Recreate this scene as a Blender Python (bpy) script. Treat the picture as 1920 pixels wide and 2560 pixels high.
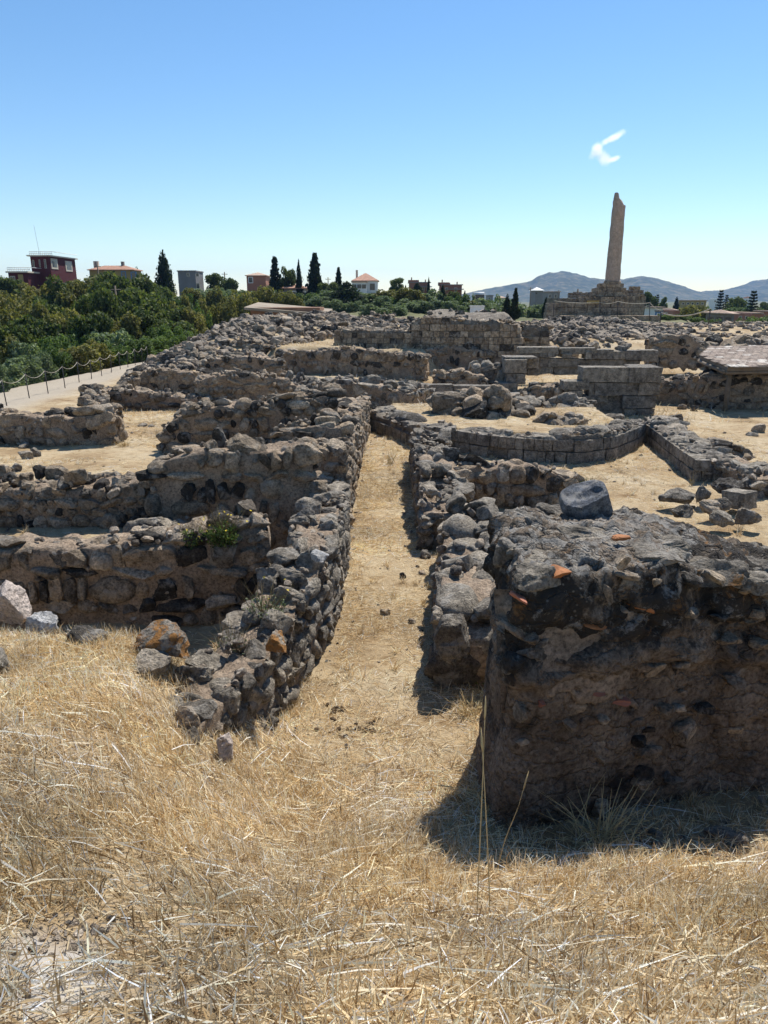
import bpy, bmesh, math, random
import numpy as np
from mathutils import Vector, Matrix, Euler

for o in list(bpy.data.objects):
    bpy.data.objects.remove(o)
sc = bpy.context.scene
COL = sc.collection
R = math.radians

# ---------------------------------------------------------------- camera
H = 3.0                       # eye height above the corridor floor
FPX = 1800.0                  # focal length in photo pixels (1920 x 2560)
PITCH = R(16.5)
cam_d = bpy.data.cameras.new('camera')
cam = bpy.data.objects.new('camera', cam_d)
COL.objects.link(cam)
cam.location = (0, 0, H)
cam.rotation_euler = (math.pi / 2 - PITCH, 0, 0)
cam_d.sensor_fit = 'VERTICAL'
cam_d.sensor_height = 24.0
cam_d.lens = 24.0 * FPX / 2560.0
cam_d.clip_start = 0.05
cam_d.clip_end = 9000
sc.camera = cam

# ---------------------------------------------------------------- light
SUN = Vector((0.32, 0.60, 1.0)).normalized()     # from the ground towards the sun
sun_el = math.asin(SUN.z)
sun_az = math.atan2(SUN.x, SUN.y)                # clockwise from +Y
world = bpy.data.worlds.new('World')
sc.world = world
world.use_nodes = True
wn = world.node_tree
bg = wn.nodes['Background']
sky = wn.nodes.new('ShaderNodeTexSky')
sky.sky_type = 'NISHITA'
sky.sun_disc = False
sky.sun_elevation = sun_el
sky.sun_rotation = sun_az
sky.altitude = 0
sky.air_density = 1.0
sky.dust_density = 0.05
sky.ozone_density = 2.5
hs_ = wn.nodes.new('ShaderNodeHueSaturation')
hs_.inputs['Saturation'].default_value = 1.18
hs_.inputs['Hue'].default_value = 0.499
wn.links.new(sky.outputs['Color'], hs_.inputs['Color'])
wn.links.new(hs_.outputs['Color'], bg.inputs['Color'])
bg.inputs['Strength'].default_value = 0.106
sl = bpy.data.lights.new('sun', 'SUN')
sl.energy = 5.0
sl.angle = R(0.53)
sl.color = (1.0, 0.955, 0.88)
so = bpy.data.objects.new('sun', sl)
COL.objects.link(so)
so.rotation_euler = (-SUN).to_track_quat('-Z', 'Y').to_euler()
so.location = (20, 30, 60)
sc.view_settings.view_transform = 'Standard'
sc.view_settings.look = 'None'
sc.view_settings.exposure = 0.48
sc.view_settings.gamma = 1.0
sc.view_settings.use_curve_mapping = False
sc.cycles.use_denoising = True
sc.cycles.max_bounces = 5
sc.cycles.diffuse_bounces = 3
sc.cycles.glossy_bounces = 2
sc.cycles.transmission_bounces = 2
sc.cycles.transparent_max_bounces = 4
sc.cycles.volume_bounces = 2
sc.cycles.use_adaptive_sampling = True
sc.cycles.adaptive_threshold = 0.015

# ---------------------------------------------------------------- helpers
CP, SP = math.cos(PITCH), math.sin(PITCH)
def ray(px, py):
    a = (px - 960) / FPX
    b = (1280 - py) / FPX
    return (a, CP + b * SP, -SP + b * CP)
def at(px, py, z):                      # the point of a sight line at height z
    d = ray(px, py)
    t = (z - H) / d[2]
    return (d[0] * t, d[1] * t, z)
def atd(px, py, D):                     # the point of a sight line at ground distance D
    d = ray(px, py)
    t = D / d[1]
    return (d[0] * t, D, H + d[2] * t)
def wp(px, ytop, ybase, z0):            # wall control point from its foot and its top edge
    p = at(px, ybase, z0)
    return (p[0], p[1], atd(px, ytop, p[1])[2])
def wd(px, ytop, D):
    return atd(px, ytop, D)

def sst(a, b, t):
    u = np.clip((np.asarray(t, float) - a) / (b - a), 0, 1)
    return u * u * (3 - 2 * u)
def _hash(ix, iy, iz, s):
    h = (ix * 374761393 + iy * 668265263 + iz * 1103515245 + s * 1274126177) & 0xffffffff
    h = ((h ^ (h >> 13)) * 1274126177) & 0xffffffff
    h = (h ^ (h >> 16))
    return (h & 0xffff) / 65535.0
def vnoise(P, s=0):                     # value noise in -1..1
    P = np.asarray(P, float)
    i = np.floor(P).astype(np.int64)
    f = P - i
    f = f * f * (3 - 2 * f)
    out = np.zeros(len(P))
    for dx in (0, 1):
        for dy in (0, 1):
            for dz in (0, 1):
                w = ((f[:, 0] if dx else 1 - f[:, 0]) * (f[:, 1] if dy else 1 - f[:, 1]) * (f[:, 2] if dz else 1 - f[:, 2]))
                out += w * _hash(i[:, 0] + dx, i[:, 1] + dy, i[:, 2] + dz, s)
    return out * 2 - 1
def fbm(P, scale, octv=3, s=0, gain=0.5):
    P = np.asarray(P, float) * scale
    o = np.zeros(len(P)); a = 1.0
    for k in range(octv):
        o += a * vnoise(P, s + k * 17)
        P = P * 2.03 + 7.1
        a *= gain
    return o

def mesh_np(name, verts, faces, mat=None, smooth=False, sharp=None):
    me = bpy.data.meshes.new(name)
    verts = np.asarray(verts, np.float32)
    if isinstance(faces, np.ndarray):
        n, k = faces.shape
        me.vertices.add(len(verts)); me.vertices.foreach_set('co', verts.ravel())
        me.loops.add(n * k); me.loops.foreach_set('vertex_index', faces.astype(np.int32).ravel())
        me.polygons.add(n)
        me.polygons.foreach_set('loop_start', np.arange(0, n * k, k, dtype=np.int32))
        me.update(calc_edges=True)
        me.validate()
    else:
        me.from_pydata(verts.tolist(), [], faces)
    if smooth:
        me.polygons.foreach_set('use_smooth', np.ones(len(me.polygons), bool))
        if sharp:
            me.set_sharp_from_angle(angle=R(sharp))
    if mat:
        me.materials.append(mat)
    return me
def obj(name, me, parent=None, loc=(0, 0, 0), rot=None, scale=None):
    o = bpy.data.objects.new(name, me)
    COL.objects.link(o)
    if parent is not None:
        o.parent = parent
        if parent.type == 'EMPTY' or True:
            pl = PLOC.get(parent.name, (0, 0, 0))
            loc = (loc[0] - pl[0], loc[1] - pl[1], loc[2] - pl[2])
    o.location = loc
    if rot is not None: o.rotation_euler = rot
    if scale is not None: o.scale = scale
    return o
PLOC = {}
def thing(name, label, cat, loc, group=None):
    o = bpy.data.objects.new(name, None)
    COL.objects.link(o)
    o.location = loc
    o.empty_display_size = 0.2
    PLOC[o.name] = tuple(loc)
    tag(o, label, cat, group, 'thing')
    return o
def tag(o, label=None, cat=None, group=None, kind=None):
    if label: o['label'] = label
    if cat: o['category'] = cat
    if group: o['group'] = group
    if kind: o['kind'] = kind
    return o

# ---------------------------------------------------------------- materials
def mat_new(name, rough=0.9):
    m = bpy.data.materials.new(name)
    m.use_nodes = True
    nt = m.node_tree
    b = nt.nodes['Principled BSDF']
    b.inputs['Roughness'].default_value = rough
    b.inputs['Specular IOR Level'].default_value = 0.2
    return m, nt, b
def N(nt, t, **kw):
    n = nt.nodes.new(t)
    for k, v in kw.items(): setattr(n, k, v)
    return n
def ramp(nt, fac, stops, interp='LINEAR'):
    r = N(nt, 'ShaderNodeValToRGB')
    r.color_ramp.interpolation = interp
    el = r.color_ramp.elements
    while len(el) < len(stops): el.new(0.5)
    for e, (p, c) in zip(el, stops):
        e.position = p
        e.color = (c[0], c[1], c[2], 1) if len(c) == 3 else c
    nt.links.new(fac, r.inputs['Fac'])
    return r.outputs['Color']
def noise(nt, vec, scale, detail=4, rough=0.6, dist=0.0):
    n = N(nt, 'ShaderNodeTexNoise')
    n.inputs['Scale'].default_value = scale
    n.inputs['Detail'].default_value = detail
    n.inputs['Roughness'].default_value = rough
    n.inputs['Distortion'].default_value = dist
    if vec is not None: nt.links.new(vec, n.inputs['Vector'])
    return n.outputs['Fac']
def mix(nt, fac, a, b, mode='MIX'):
    m = N(nt, 'ShaderNodeMix', data_type='RGBA', blend_type=mode)
    for s, v in (('Factor', fac), ('A', a), ('B', b)):
        i = [q for q in m.inputs if q.name == s and (q.type == 'RGBA' or s == 'Factor') and q.enabled][0]
        if hasattr(v, 'is_linked'): nt.links.new(v, i)
        elif s == 'Factor': i.default_value = v
        else: i.default_value = (v[0], v[1], v[2], 1)
    return [q for q in m.outputs if q.type == 'RGBA'][0]
def math_n(nt, op, a, b=None, clamp=False):
    m = N(nt, 'ShaderNodeMath', operation=op, use_clamp=clamp)
    for i, v in ((0, a), (1, b)):
        if v is None: continue
        if hasattr(v, 'is_linked'): nt.links.new(v, m.inputs[i])
        else: m.inputs[i].default_value = v
    return m.outputs[0]
def bump(nt, b, height, strength=0.5, dist=0.02, prev=None):
    n = N(nt, 'ShaderNodeBump')
    n.inputs['Strength'].default_value = strength
    n.inputs['Distance'].default_value = dist
    nt.links.new(height, n.inputs['Height'])
    if prev is not None: nt.links.new(prev, n.inputs['Normal'])
    nt.links.new(n.outputs['Normal'], b.inputs['Normal'])
    return n.outputs['Normal']

def stone_material(name, stops, island=False, lichen=0.0, scale=1.0, pits=0.85, mottle=(0.5, 1.45), bstr=1.0, dust=0.25, orange=0.0):
    m, nt, b = mat_new(name, 0.93)
    tc = N(nt, 'ShaderNodeTexCoord')
    geo = N(nt, 'ShaderNodeNewGeometry')
    if island:
        rnd = geo.outputs['Random Per Island']
    else:
        rnd = N(nt, 'ShaderNodeObjectInfo').outputs['Random']
    pos = geo.outputs['Position']
    col = ramp(nt, rnd, stops, 'LINEAR')
    n1 = noise(nt, pos, 9 * scale, 5, 0.65)
    n2 = noise(nt, pos, 45 * scale, 4, 0.7)
    g = ramp(nt, n1, [(0.35, (mottle[0],) * 3), (0.65, (mottle[1],) * 3)])
    col = mix(nt, 1.0, col, g, 'MULTIPLY')
    g2 = ramp(nt, n2, [(0.36, (0.42,) * 3), (0.5, (1.0,) * 3), (0.66, (1.45,) * 3)])
    col = mix(nt, pits, col, mix(nt, 1.0, col, g2, 'MULTIPLY'))
    if dust:                                   # pale crust blotches
        n3 = noise(nt, pos, 5.3 * scale, 6, 0.7, 0.4)
        f = ramp(nt, n3, [(0.52, (0, 0, 0)), (0.62, (dust * 2.2,) * 3)])
        col = mix(nt, f, col, (0.40, 0.365, 0.315))
    if lichen:
        n4 = noise(nt, pos, 4.1 * scale, 7, 0.72, 0.6)
        f = ramp(nt, n4, [(0.60 - orange, (0, 0, 0)), (0.66 - orange, (lichen,) * 3)])
        col = mix(nt, f, col, (0.34, 0.16, 0.045))
        n5 = noise(nt, pos, 6.7 * scale, 7, 0.75, 0.3)
        f = ramp(nt, n5, [(0.57, (0, 0, 0)), (0.66, (lichen * .9,) * 3)])
        col = mix(nt, f, col, (0.035, 0.033, 0.03))
    nt.links.new(col, b.inputs['Base Color'])
    h = math_n(nt, 'ADD', noise(nt, pos, 22 * scale, 6, 0.7), math_n(nt, 'MULTIPLY', n2, 0.5))
    bump(nt, b, h, bstr, 0.055 / scale)
    return m

STOPS = [(0.0, (0.044, 0.040, 0.035)), (0.28, (0.070, 0.060, 0.050)), (0.33, (0.165, 0.134, 0.100)), (0.45, (0.246, 0.200, 0.147)),
         (0.70, (0.294, 0.228, 0.159)), (0.88, (0.360, 0.271, 0.184)), (1.0, (0.474, 0.391, 0.294))]
STOPS_TAN = [(0.0, (0.053, 0.046, 0.039)), (0.12, (0.075, 0.064, 0.052)), (0.17, (0.202, 0.155, 0.110)), (0.5, (0.316, 0.241, 0.167)), (0.8, (0.368, 0.280, 0.188)), (1.0, (0.439, 0.361, 0.270))]
STOPS_GREY = [(0.0, (0.114, 0.099, 0.082)), (0.4, (0.219, 0.191, 0.154)), (0.8, (0.289, 0.249, 0.194)), (1.0, (0.377, 0.318, 0.245))]
M_STONE = stone_material('field_stone', STOPS)
M_STONE_TAN = stone_material('tan_stone', STOPS_TAN)
M_STONE_GREY = stone_material('grey_stone', STOPS_GREY, dust=0.35)
M_STONE_LICHEN = stone_material('lichen_stone', STOPS_GREY, lichen=0.8, dust=0.3)
M_STONE_ISLE = stone_material('field_stone_small', [(0.0, (0.14, 0.12, 0.10)), (0.4, (0.27, 0.222, 0.172)), (0.8, (0.36, 0.285, 0.21)), (1.0, (0.5, 0.42, 0.33))], island=True)
M_STONE_FAR = stone_material('far_stone', [(0.0, (0.12, 0.10, 0.085)), (0.3, (0.23, 0.195, 0.155)), (0.7, (0.31, 0.25, 0.19)), (1.0, (0.42, 0.345, 0.265))], island=True, scale=0.5)
M_ASHLAR = stone_material('ashlar_limestone', [(0.0, (0.19, 0.17, 0.145)), (0.5, (0.25, 0.22, 0.18)), (1.0, (0.31, 0.27, 0.215))], scale=0.8, dust=0.2)
M_TEMPLE = stone_material('temple_limestone', [(0.0, (0.26, 0.20, 0.14)), (0.5, (0.33, 0.25, 0.175)), (1.0, (0.40, 0.31, 0.22))], scale=0.25, dust=0.1)
M_COLUMN = stone_material('column_limestone', [(0.0, (0.50, 0.385, 0.305)), (1.0, (0.53, 0.41, 0.325))], scale=0.3, dust=0.08, mottle=(0.82, 1.12), pits=0.5)
M_BASALT = stone_material('dark_basalt', [(0.0, (0.09, 0.095, 0.105)), (1.0, (0.11, 0.115, 0.125))], dust=0.22, scale=2.0, bstr=0.4)

def mortar_material(name, cols, dark=0.0, scale=1.0, b1=0.8):
    m, nt, b = mat_new(name, 0.95)
    pos = N(nt, 'ShaderNodeNewGeometry').outputs['Position']
    n1 = noise(nt, pos, 3.5 * scale, 6, 0.65)
    col = ramp(nt, n1, [(0.3, cols[0]), (0.5, cols[1]), (0.72, cols[2])])
    n2 = noise(nt, pos, 38 * scale, 5, 0.7)
    g2 = ramp(nt, n2, [(0.34, (0.40,) * 3), (0.5, (1,) * 3), (0.68, (1.45,) * 3)])
    col = mix(nt, 1.0, col, g2, 'MULTIPLY')
    if dark:
        sz_ = N(nt, 'ShaderNodeSeparateXYZ'); nt.links.new(pos, sz_.inputs[0])
        zn = math_n(nt, 'MULTIPLY', sz_.outputs['Z'], 0.5)
        hi = ramp(nt, zn, [(0.54, (0.0,) * 3), (0.63, (0.16,) * 3), (0.78, (0.16,) * 3), (0.86, (0.0,) * 3)])   # black lichen band on the upper masonry
        top_ = ramp(nt, zn, [(0.74, (0.0,) * 3), (0.83, (0.13,) * 3)])
        n3 = math_n(nt, 'ADD', noise(nt, pos, 1.9 * scale, 8, 0.72, 0.5), math_n(nt, 'SUBTRACT', hi, 0.03))
        f = ramp(nt, n3, [(0.52, (0, 0, 0)), (0.60, (dark,) * 3)])
        col = mix(nt, f, col, (0.030, 0.027, 0.024))
        n4 = math_n(nt, 'ADD', noise(nt, pos, 5.1 * scale, 8, 0.72, 0.5), math_n(nt, 'MULTIPLY', hi, 0.3))
        f = ramp(nt, n4, [(0.62, (0, 0, 0)), (0.70, (0.75,) * 3)])
        col = mix(nt, f, col, (0.24, 0.125, 0.045))
        n5 = math_n(nt, 'ADD', noise(nt, pos, 7.3 * scale, 8, 0.75, 0.4), math_n(nt, 'ADD', top_, math_n(nt, 'MULTIPLY', hi, 0.3)))
        f = ramp(nt, n5, [(0.60, (0, 0, 0)), (0.69, (0.8,) * 3)])
        col = mix(nt, f, col, (0.30, 0.285, 0.26))
    v = N(nt, 'ShaderNodeTexVoronoi')
    v.inputs['Scale'].default_value = 26 * scale
    nt.links.new(pos, v.inputs['Vector'])
    f = mix(nt, 1.0, ramp(nt, v.outputs['Distance'], [(0.12, (0.7,) * 3), (0.24, (0,) * 3)]), ramp(nt, n1, [(0.48, (0,) * 3), (0.6, (1,) * 3)]), 'MULTIPLY')
    col = mix(nt, f, col, (0.30, 0.26, 0.21))
    nt.links.new(col, b.inputs['Base Color'])
    h = math_n(nt, 'ADD', noise(nt, pos, 14 * scale, 8, 0.72), math_n(nt, 'MULTIPLY', n2, 0.4))
    if dark:
        wv = N(nt, 'ShaderNodeTexVoronoi', feature='DISTANCE_TO_EDGE'); wv.inputs['Scale'].default_value = 5.0
        mp_ = N(nt, 'ShaderNodeMapping'); mp_.inputs['Scale'].default_value = (0.8, 0.8, 1.9)
        wob = N(nt, 'ShaderNodeVectorMath', operation='ADD'); nt.links.new(pos, mp_.inputs['Vector'])
        nz_ = N(nt, 'ShaderNodeTexNoise'); nz_.inputs['Scale'].default_value = 6.0; nz_.inputs['Detail'].default_value = 5; nt.links.new(pos, nz_.inputs['Vector'])
        sv = N(nt, 'ShaderNodeVectorMath', operation='SCALE'); sv.inputs['Scale'].default_value = 0.35; nt.links.new(nz_.outputs['Color'], sv.inputs[0])
        nt.links.new(mp_.outputs[0], wob.inputs[0]); nt.links.new(sv.outputs[0], wob.inputs[1]); nt.links.new(wob.outputs[0], wv.inputs['Vector'])
        h = math_n(nt, 'ADD', h, math_n(nt, 'MULTIPLY', ramp(nt, wv.outputs['Distance'], [(0.0, (0,) * 3), (0.07, (1,) * 3)]), 0.6))
    bump(nt, b, h, b1, 0.07 / scale)
    return m
M_MORTAR = mortar_material('earth_mortar', [(0.19, 0.143, 0.10), (0.295, 0.222, 0.158), (0.41, 0.325, 0.24)])
M_MORTAR_GREY = mortar_material('grey_mortar', [(0.12, 0.10, 0.08), (0.20, 0.17, 0.135), (0.31, 0.275, 0.225)])
M_MASSIF = mortar_material('crusted_mortar', [(0.12, 0.094, 0.070), (0.19, 0.148, 0.109), (0.30, 0.245, 0.188)], dark=0.92)
M_PLASTER = mortar_material('old_plaster', [(0.17, 0.132, 0.098), (0.235, 0.185, 0.137), (0.30, 0.245, 0.19)], b1=0.6)

def plain(name, col, rough=0.8, var=0.25, scale=1.0, spec=0.2):
    m, nt, b = mat_new(name, rough)
    b.inputs['Specular IOR Level'].default_value = spec
    pos = N(nt, 'ShaderNodeNewGeometry').outputs['Position']
    n1 = noise(nt, pos, 2.0 * scale, 6, 0.65)
    g = ramp(nt, n1, [(0.3, (1 - var,) * 3), (0.7, (1 + var,) * 3)])
    nt.links.new(mix(nt, 1.0, col, g, 'MULTIPLY'), b.inputs['Base Color'])
    bump(nt, b, noise(nt, pos, 12 * scale, 5, 0.6), 0.25, 0.02)
    return m
M_TERRACOTTA = plain('terracotta', (0.30, 0.125, 0.05), scale=8, var=0.4)
M_BRICKRED = plain('brick_red', (0.30, 0.12, 0.075), scale=1)

def foliage(name, c1, c2, c3):
    m, nt, b = mat_new(name, 0.75)
    geo = N(nt, 'ShaderNodeNewGeometry')
    oi = N(nt, 'ShaderNodeObjectInfo')
    col = ramp(nt, geo.outputs['Random Per Island'], [(0.0, c1), (0.55, c2), (1.0, c3)])
    g = ramp(nt, oi.outputs['Random'], [(0.0, (0.75, 0.78, 0.75)), (1.0, (1.2, 1.18, 1.1))])
    col = mix(nt, 1.0, col, g, 'MULTIPLY')
    nt.links.new(col, b.inputs['Base Color'])
    tr = N(nt, 'ShaderNodeBsdfTranslucent')
    nt.links.new(mix(nt, 1.0, col, (1.3, 1.35, 0.7), 'MULTIPLY'), tr.inputs['Color'])
    ms = N(nt, 'ShaderNodeMixShader')
    ms.inputs[0].default_value = 0.35
    out = nt.nodes['Material Output']
    nt.links.new(b.outputs[0], ms.inputs[1]); nt.links.new(tr.outputs[0], ms.inputs[2])
    nt.links.new(ms.outputs[0], out.inputs['Surface'])
    return m
M_PINE = foliage('pine_foliage', (0.035, 0.055, 0.018), (0.075, 0.105, 0.034), (0.15, 0.165, 0.06))
M_OLIVE = foliage('yellow_green_foliage', (0.085, 0.09, 0.03), (0.16, 0.155, 0.052), (0.25, 0.22, 0.085))
M_GREEN = foliage('shrub_foliage', (0.045, 0.075, 0.022), (0.085, 0.135, 0.04), (0.17, 0.22, 0.075))
M_SILVER = foliage('silver_foliage', (0.075, 0.105, 0.065), (0.14, 0.185, 0.11), (0.25, 0.29, 0.18))
M_CYPRESS = foliage('cypress_foliage', (0.012, 0.02, 0.012), (0.022, 0.034, 0.019), (0.035, 0.05, 0.026))
M_BARK = plain('bark', (0.10, 0.075, 0.055), scale=3)

# ---------------------------------------------------------------- ground
FILL = [(0.0, 16.9), (1.05, 14.95), (1.8, 14.5), (3.6, 14.05), (4.75, 14.6), (5.2, 15.6), (5.3, 18.6), (0.2, 18.6)]
def in_poly(x, y, poly):
    c = np.zeros(x.shape, bool)
    n = len(poly)
    for i in range(n):
        x1, y1 = poly[i]; x2, y2 = poly[(i + 1) % n]
        if y1 == y2: continue
        c ^= ((y1 > y) != (y2 > y)) & (x < (x2 - x1) * (y - y1) / (y2 - y1) + x1)
    return c
def gnd(x, y, fine=True):
    x = np.atleast_1d(np.asarray(x, float)); y = np.atleast_1d(np.asarray(y, float))
    lp = lambda a, b, w: a * (1 - w) + b * w
    bankR = 1.42 - 0.60 * (y - 1.15)
    bankR = np.where(y < 1.15, 1.42, bankR)
    k = 0.25
    bankR = 0.5 * (bankR + np.sqrt(bankR * bankR + k * k * 0.6)) - 0.04       # soft foot
    bankL = 1.42 - 0.205 * np.clip(y - 1.15, 0, None)
    cr = 4.35 + 0.55 * np.clip((-x - 1.15) / 1.2, 0, 1)
    bankL = lp(bankL, 0.0, sst(0, 0.6, y - cr))
    wl = 1 - sst(-1.85, -0.35, x)
    near = lp(bankR, bankL, wl)
    # rooms on the far side
    left = 0.5 * sst(6.35, 6.75, y) - 0.15 * sst(10.5, 13, y) - 0.2 * sst(15, 20, y)
    left = left * (1 - sst(-0.98, -0.6, x))
    left = left - 0.38 * sst(6.75, 6.95, y) * (1 - sst(7.9, 8.2, y)) * sst(-2.3, -1.9, x) * (1 - sst(-0.98, -0.6, x))     # corner ground sunk to deepen the shade beside the path wall
    mid = left
    z = lp(near, mid, sst(4.6, 5.3, y))
    # terraces further back
    z = z + 1.0 * np.where(x < -4.6, sst(25.5, 35, y), sst(29.2, 29.9, y)) * sst(-11, -6, x) * (1 - sst(1.6, 2.4, x))
    z = z + 1.0 * sst(29.0, 34.0, y) * sst(1.6, 2.4, x)
    z = np.where(in_poly(x, y, FILL), np.maximum(z, 0.42), z)
    # path beside the rope fence, then the wooded dip
    z = z - 0.35 * (1 - sst(-9.5, -7.0, x)) * sst(14, 18, y)
    dip = (1 - sst(-26, -13.6, x - 0.10 * np.clip(y - 20, 0, 60))) * sst(10, 24, y)
    z = z - 3.2 * dip * (1 - sst(55, 100, y))
    # ridge with the houses
    rid = sst(62, 125, y) * (1 - sst(0.02, 0.16, x / np.maximum(y, 1.0)))
    z = z + 2.6 * rid
    low = sst(72, 110, y) * sst(0.08, 0.18, x / np.maximum(y, 1.0))
    z = z - 2.6 * low
    z = z - 2.2 * sst(57.5, 66, y) * sst(0.40, 0.45, x / np.maximum(y, 1.0)) * (1 - low)
    z = z - 4 * sst(260, 700, y)
    z = z + 1.0 * sst(46, 58, y) * sst(0.02, 0.1, x / np.maximum(y, 1)) * 0.1
    if fine:
        P = np.stack([x, y, np.zeros_like(x)], 1)
        z = z + fbm(P, 1.1, 3, 3) * 0.028 * (1 + sst(20, 60, y) * 4) + fbm(P, 5.5, 2, 9) * 0.010
    return z
def graded(segs):
    out = []
    for a, b, st in segs:
        n = max(1, int(round((b - a) / st)))
        out += [a + (b - a) * i / n for i in range(n)]
    out.append(segs[-1][1])
    return np.array(out)
xs_pos = graded([(0, 3.2, 0.055), (3.2, 8, 0.13), (8, 30, 0.7), (30, 120, 6), (120, 600, 40), (600, 3600, 250)])
xs = np.concatenate([-xs_pos[:0:-1], xs_pos])
ys = graded([(-30, -2, 4), (-2, 0.6, 0.3), (0.6, 7.2, 0.055), (7.2, 19, 0.12), (19, 36, 0.3), (36, 80, 1.2), (80, 300, 7), (300, 3800, 120)])
XX, YY = np.meshgrid(xs, ys)
ZZ = gnd(XX.ravel(), YY.ravel())
nx, ny = len(xs), len(ys)
ZG = ZZ.reshape(ny, nx)
def gi(x, y):                           # height of the ground sheet (same as the mesh)
    x = np.clip(np.atleast_1d(np.asarray(x, float)), xs[0], xs[-1] - 1e-6); y = np.clip(np.atleast_1d(np.asarray(y, float)), ys[0], ys[-1] - 1e-6)
    i = np.searchsorted(xs, x, 'right') - 1; j = np.searchsorted(ys, y, 'right') - 1
    fx = (x - xs[i]) / (xs[i + 1] - xs[i]); fy = (y - ys[j]) / (ys[j + 1] - ys[j])
    return (ZG[j, i] * (1 - fx) + ZG[j, i + 1] * fx) * (1 - fy) + (ZG[j + 1, i] * (1 - fx) + ZG[j + 1, i + 1] * fx) * fy
_xl, _yl = xs.tolist(), ys.tolist()
import bisect
def g1(x, y):
    x = min(max(float(x), _xl[0]), _xl[-1] - 1e-6); y = min(max(float(y), _yl[0]), _yl[-1] - 1e-6)
    i = bisect.bisect_right(_xl, x) - 1; j = bisect.bisect_right(_yl, y) - 1
    fx = (x - _xl[i]) / (_xl[i + 1] - _xl[i]); fy = (y - _yl[j]) / (_yl[j + 1] - _yl[j])
    return float((ZG[j, i] * (1 - fx) + ZG[j, i + 1] * fx) * (1 - fy) + (ZG[j + 1, i] * (1 - fx) + ZG[j + 1, i + 1] * fx) * fy)
idx = np.arange(nx * ny).reshape(ny, nx)
quads = np.stack([idx[:-1, :-1].ravel(), idx[:-1, 1:].ravel(), idx[1:, 1:].ravel(), idx[1:, :-1].ravel()], 1)

m, nt, b = mat_new('dry_ground', 0.97)
pos = N(nt, 'ShaderNodeNewGeometry').outputs['Position']
n1 = noise(nt, pos, 0.9, 8, 0.62, 0.3)
c1 = ramp(nt, n1, [(0.34, (0.27, 0.19, 0.105)), (0.45, (0.365, 0.275, 0.165)), (0.56, (0.42, 0.335, 0.215)), (0.68, (0.46, 0.385, 0.275))])
n2 = noise(nt, pos, 7.0, 8, 0.7, 0.4)
c1 = mix(nt, 1.0, c1, ramp(nt, n2, [(0.3, (0.72, 0.66, 0.58)), (0.5, (1, 1, 1)), (0.72, (1.16, 1.12, 1.05))]), 'MULTIPLY')
n3 = noise(nt, pos, 60, 6, 0.75)
n25 = noise(nt, pos, 2.6, 9, 0.75, 0.8)
c1 = mix(nt, 1.0, c1, ramp(nt, n25, [(0.36, (0.62, 0.54, 0.44)), (0.47, (1, 1, 1)), (0.62, (1.0, 1.0, 1.0)), (0.7, (1.15, 1.14, 1.12))]), 'MULTIPLY')
c1 = mix(nt, 1.0, c1, ramp(nt, n3, [(0.3, (0.66, 0.62, 0.58)), (0.5, (1, 1, 1)), (0.74, (1.2, 1.2, 1.2))]), 'MULTIPLY')
sx = N(nt, 'ShaderNodeSeparateXYZ'); nt.links.new(pos, sx.inputs[0])
mb_ = N(nt, 'ShaderNodeMapRange'); mb_.inputs[1].default_value = 4.2; mb_.inputs[2].default_value = 3.2
nt.links.new(sx.outputs['Y'], mb_.inputs[0])
c1 = mix(nt, mb_.outputs[0], c1, mix(nt, 1.0, c1, (0.85, 0.80, 0.74), 'MULTIPLY'))      # bank ground coloured darker for dark gaps between the straw
mapr = N(nt, 'ShaderNodeMapRange'); mapr.inputs[1].default_value = 57; mapr.inputs[2].default_value = 66
nt.links.new(sx.outputs['Y'], mapr.inputs[0])
n4 = noise(nt, pos, 0.09, 6, 0.6)
scrub = ramp(nt, n4, [(0.35, (0.075, 0.085, 0.035)), (0.5, (0.13, 0.13, 0.06)), (0.7, (0.20, 0.17, 0.095))])
c1 = mix(nt, mapr.outputs[0], c1, scrub)                 # fields and scrub beyond the site
dsp = N(nt, 'ShaderNodeVectorMath', operation='DISTANCE'); nt.links.new(pos, dsp.inputs[0]); dsp.inputs[1].default_value = (-0.93, 1.53, 1.32)
dm = math_n(nt, 'ADD', dsp.outputs['Value'], math_n(nt, 'MULTIPLY', math_n(nt, 'SUBTRACT', n2, 0.5), 0.35))
c1 = mix(nt, ramp(nt, dm, [(0.16, (1, 1, 1)), (0.30, (0, 0, 0))]), c1, mix(nt, n3, (0.34, 0.31, 0.28), (0.58, 0.54, 0.48)))   # bare ashy patch
# gravel of the visitors' path on the outside of the rope fence
mp = N(nt, 'ShaderNodeMapRange'); mp.inputs[1].default_value = -10.6; mp.inputs[2].default_value = -11.6
nt.links.new(sx.outputs['X'], mp.inputs[0])
c1 = mix(nt, mp.outputs[0], c1, mix(nt, n2, (0.31, 0.262, 0.198), (0.41, 0.352, 0.275)))
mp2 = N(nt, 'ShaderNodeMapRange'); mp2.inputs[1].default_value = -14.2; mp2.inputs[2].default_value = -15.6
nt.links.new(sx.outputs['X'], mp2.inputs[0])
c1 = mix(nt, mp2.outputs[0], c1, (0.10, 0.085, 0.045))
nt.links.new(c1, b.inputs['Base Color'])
bump(nt, b, math_n(nt, 'ADD', noise(nt, pos, 18, 8, 0.75), math_n(nt, 'MULTIPLY', n3, 0.5)), 0.7, 0.035)
M_GROUND = m
gme = mesh_np('ground', np.stack([XX.ravel(), YY.ravel(), ZZ], 1), quads, M_GROUND, smooth=True)
ground = tag(obj('ground', gme), kind='structure')

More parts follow.
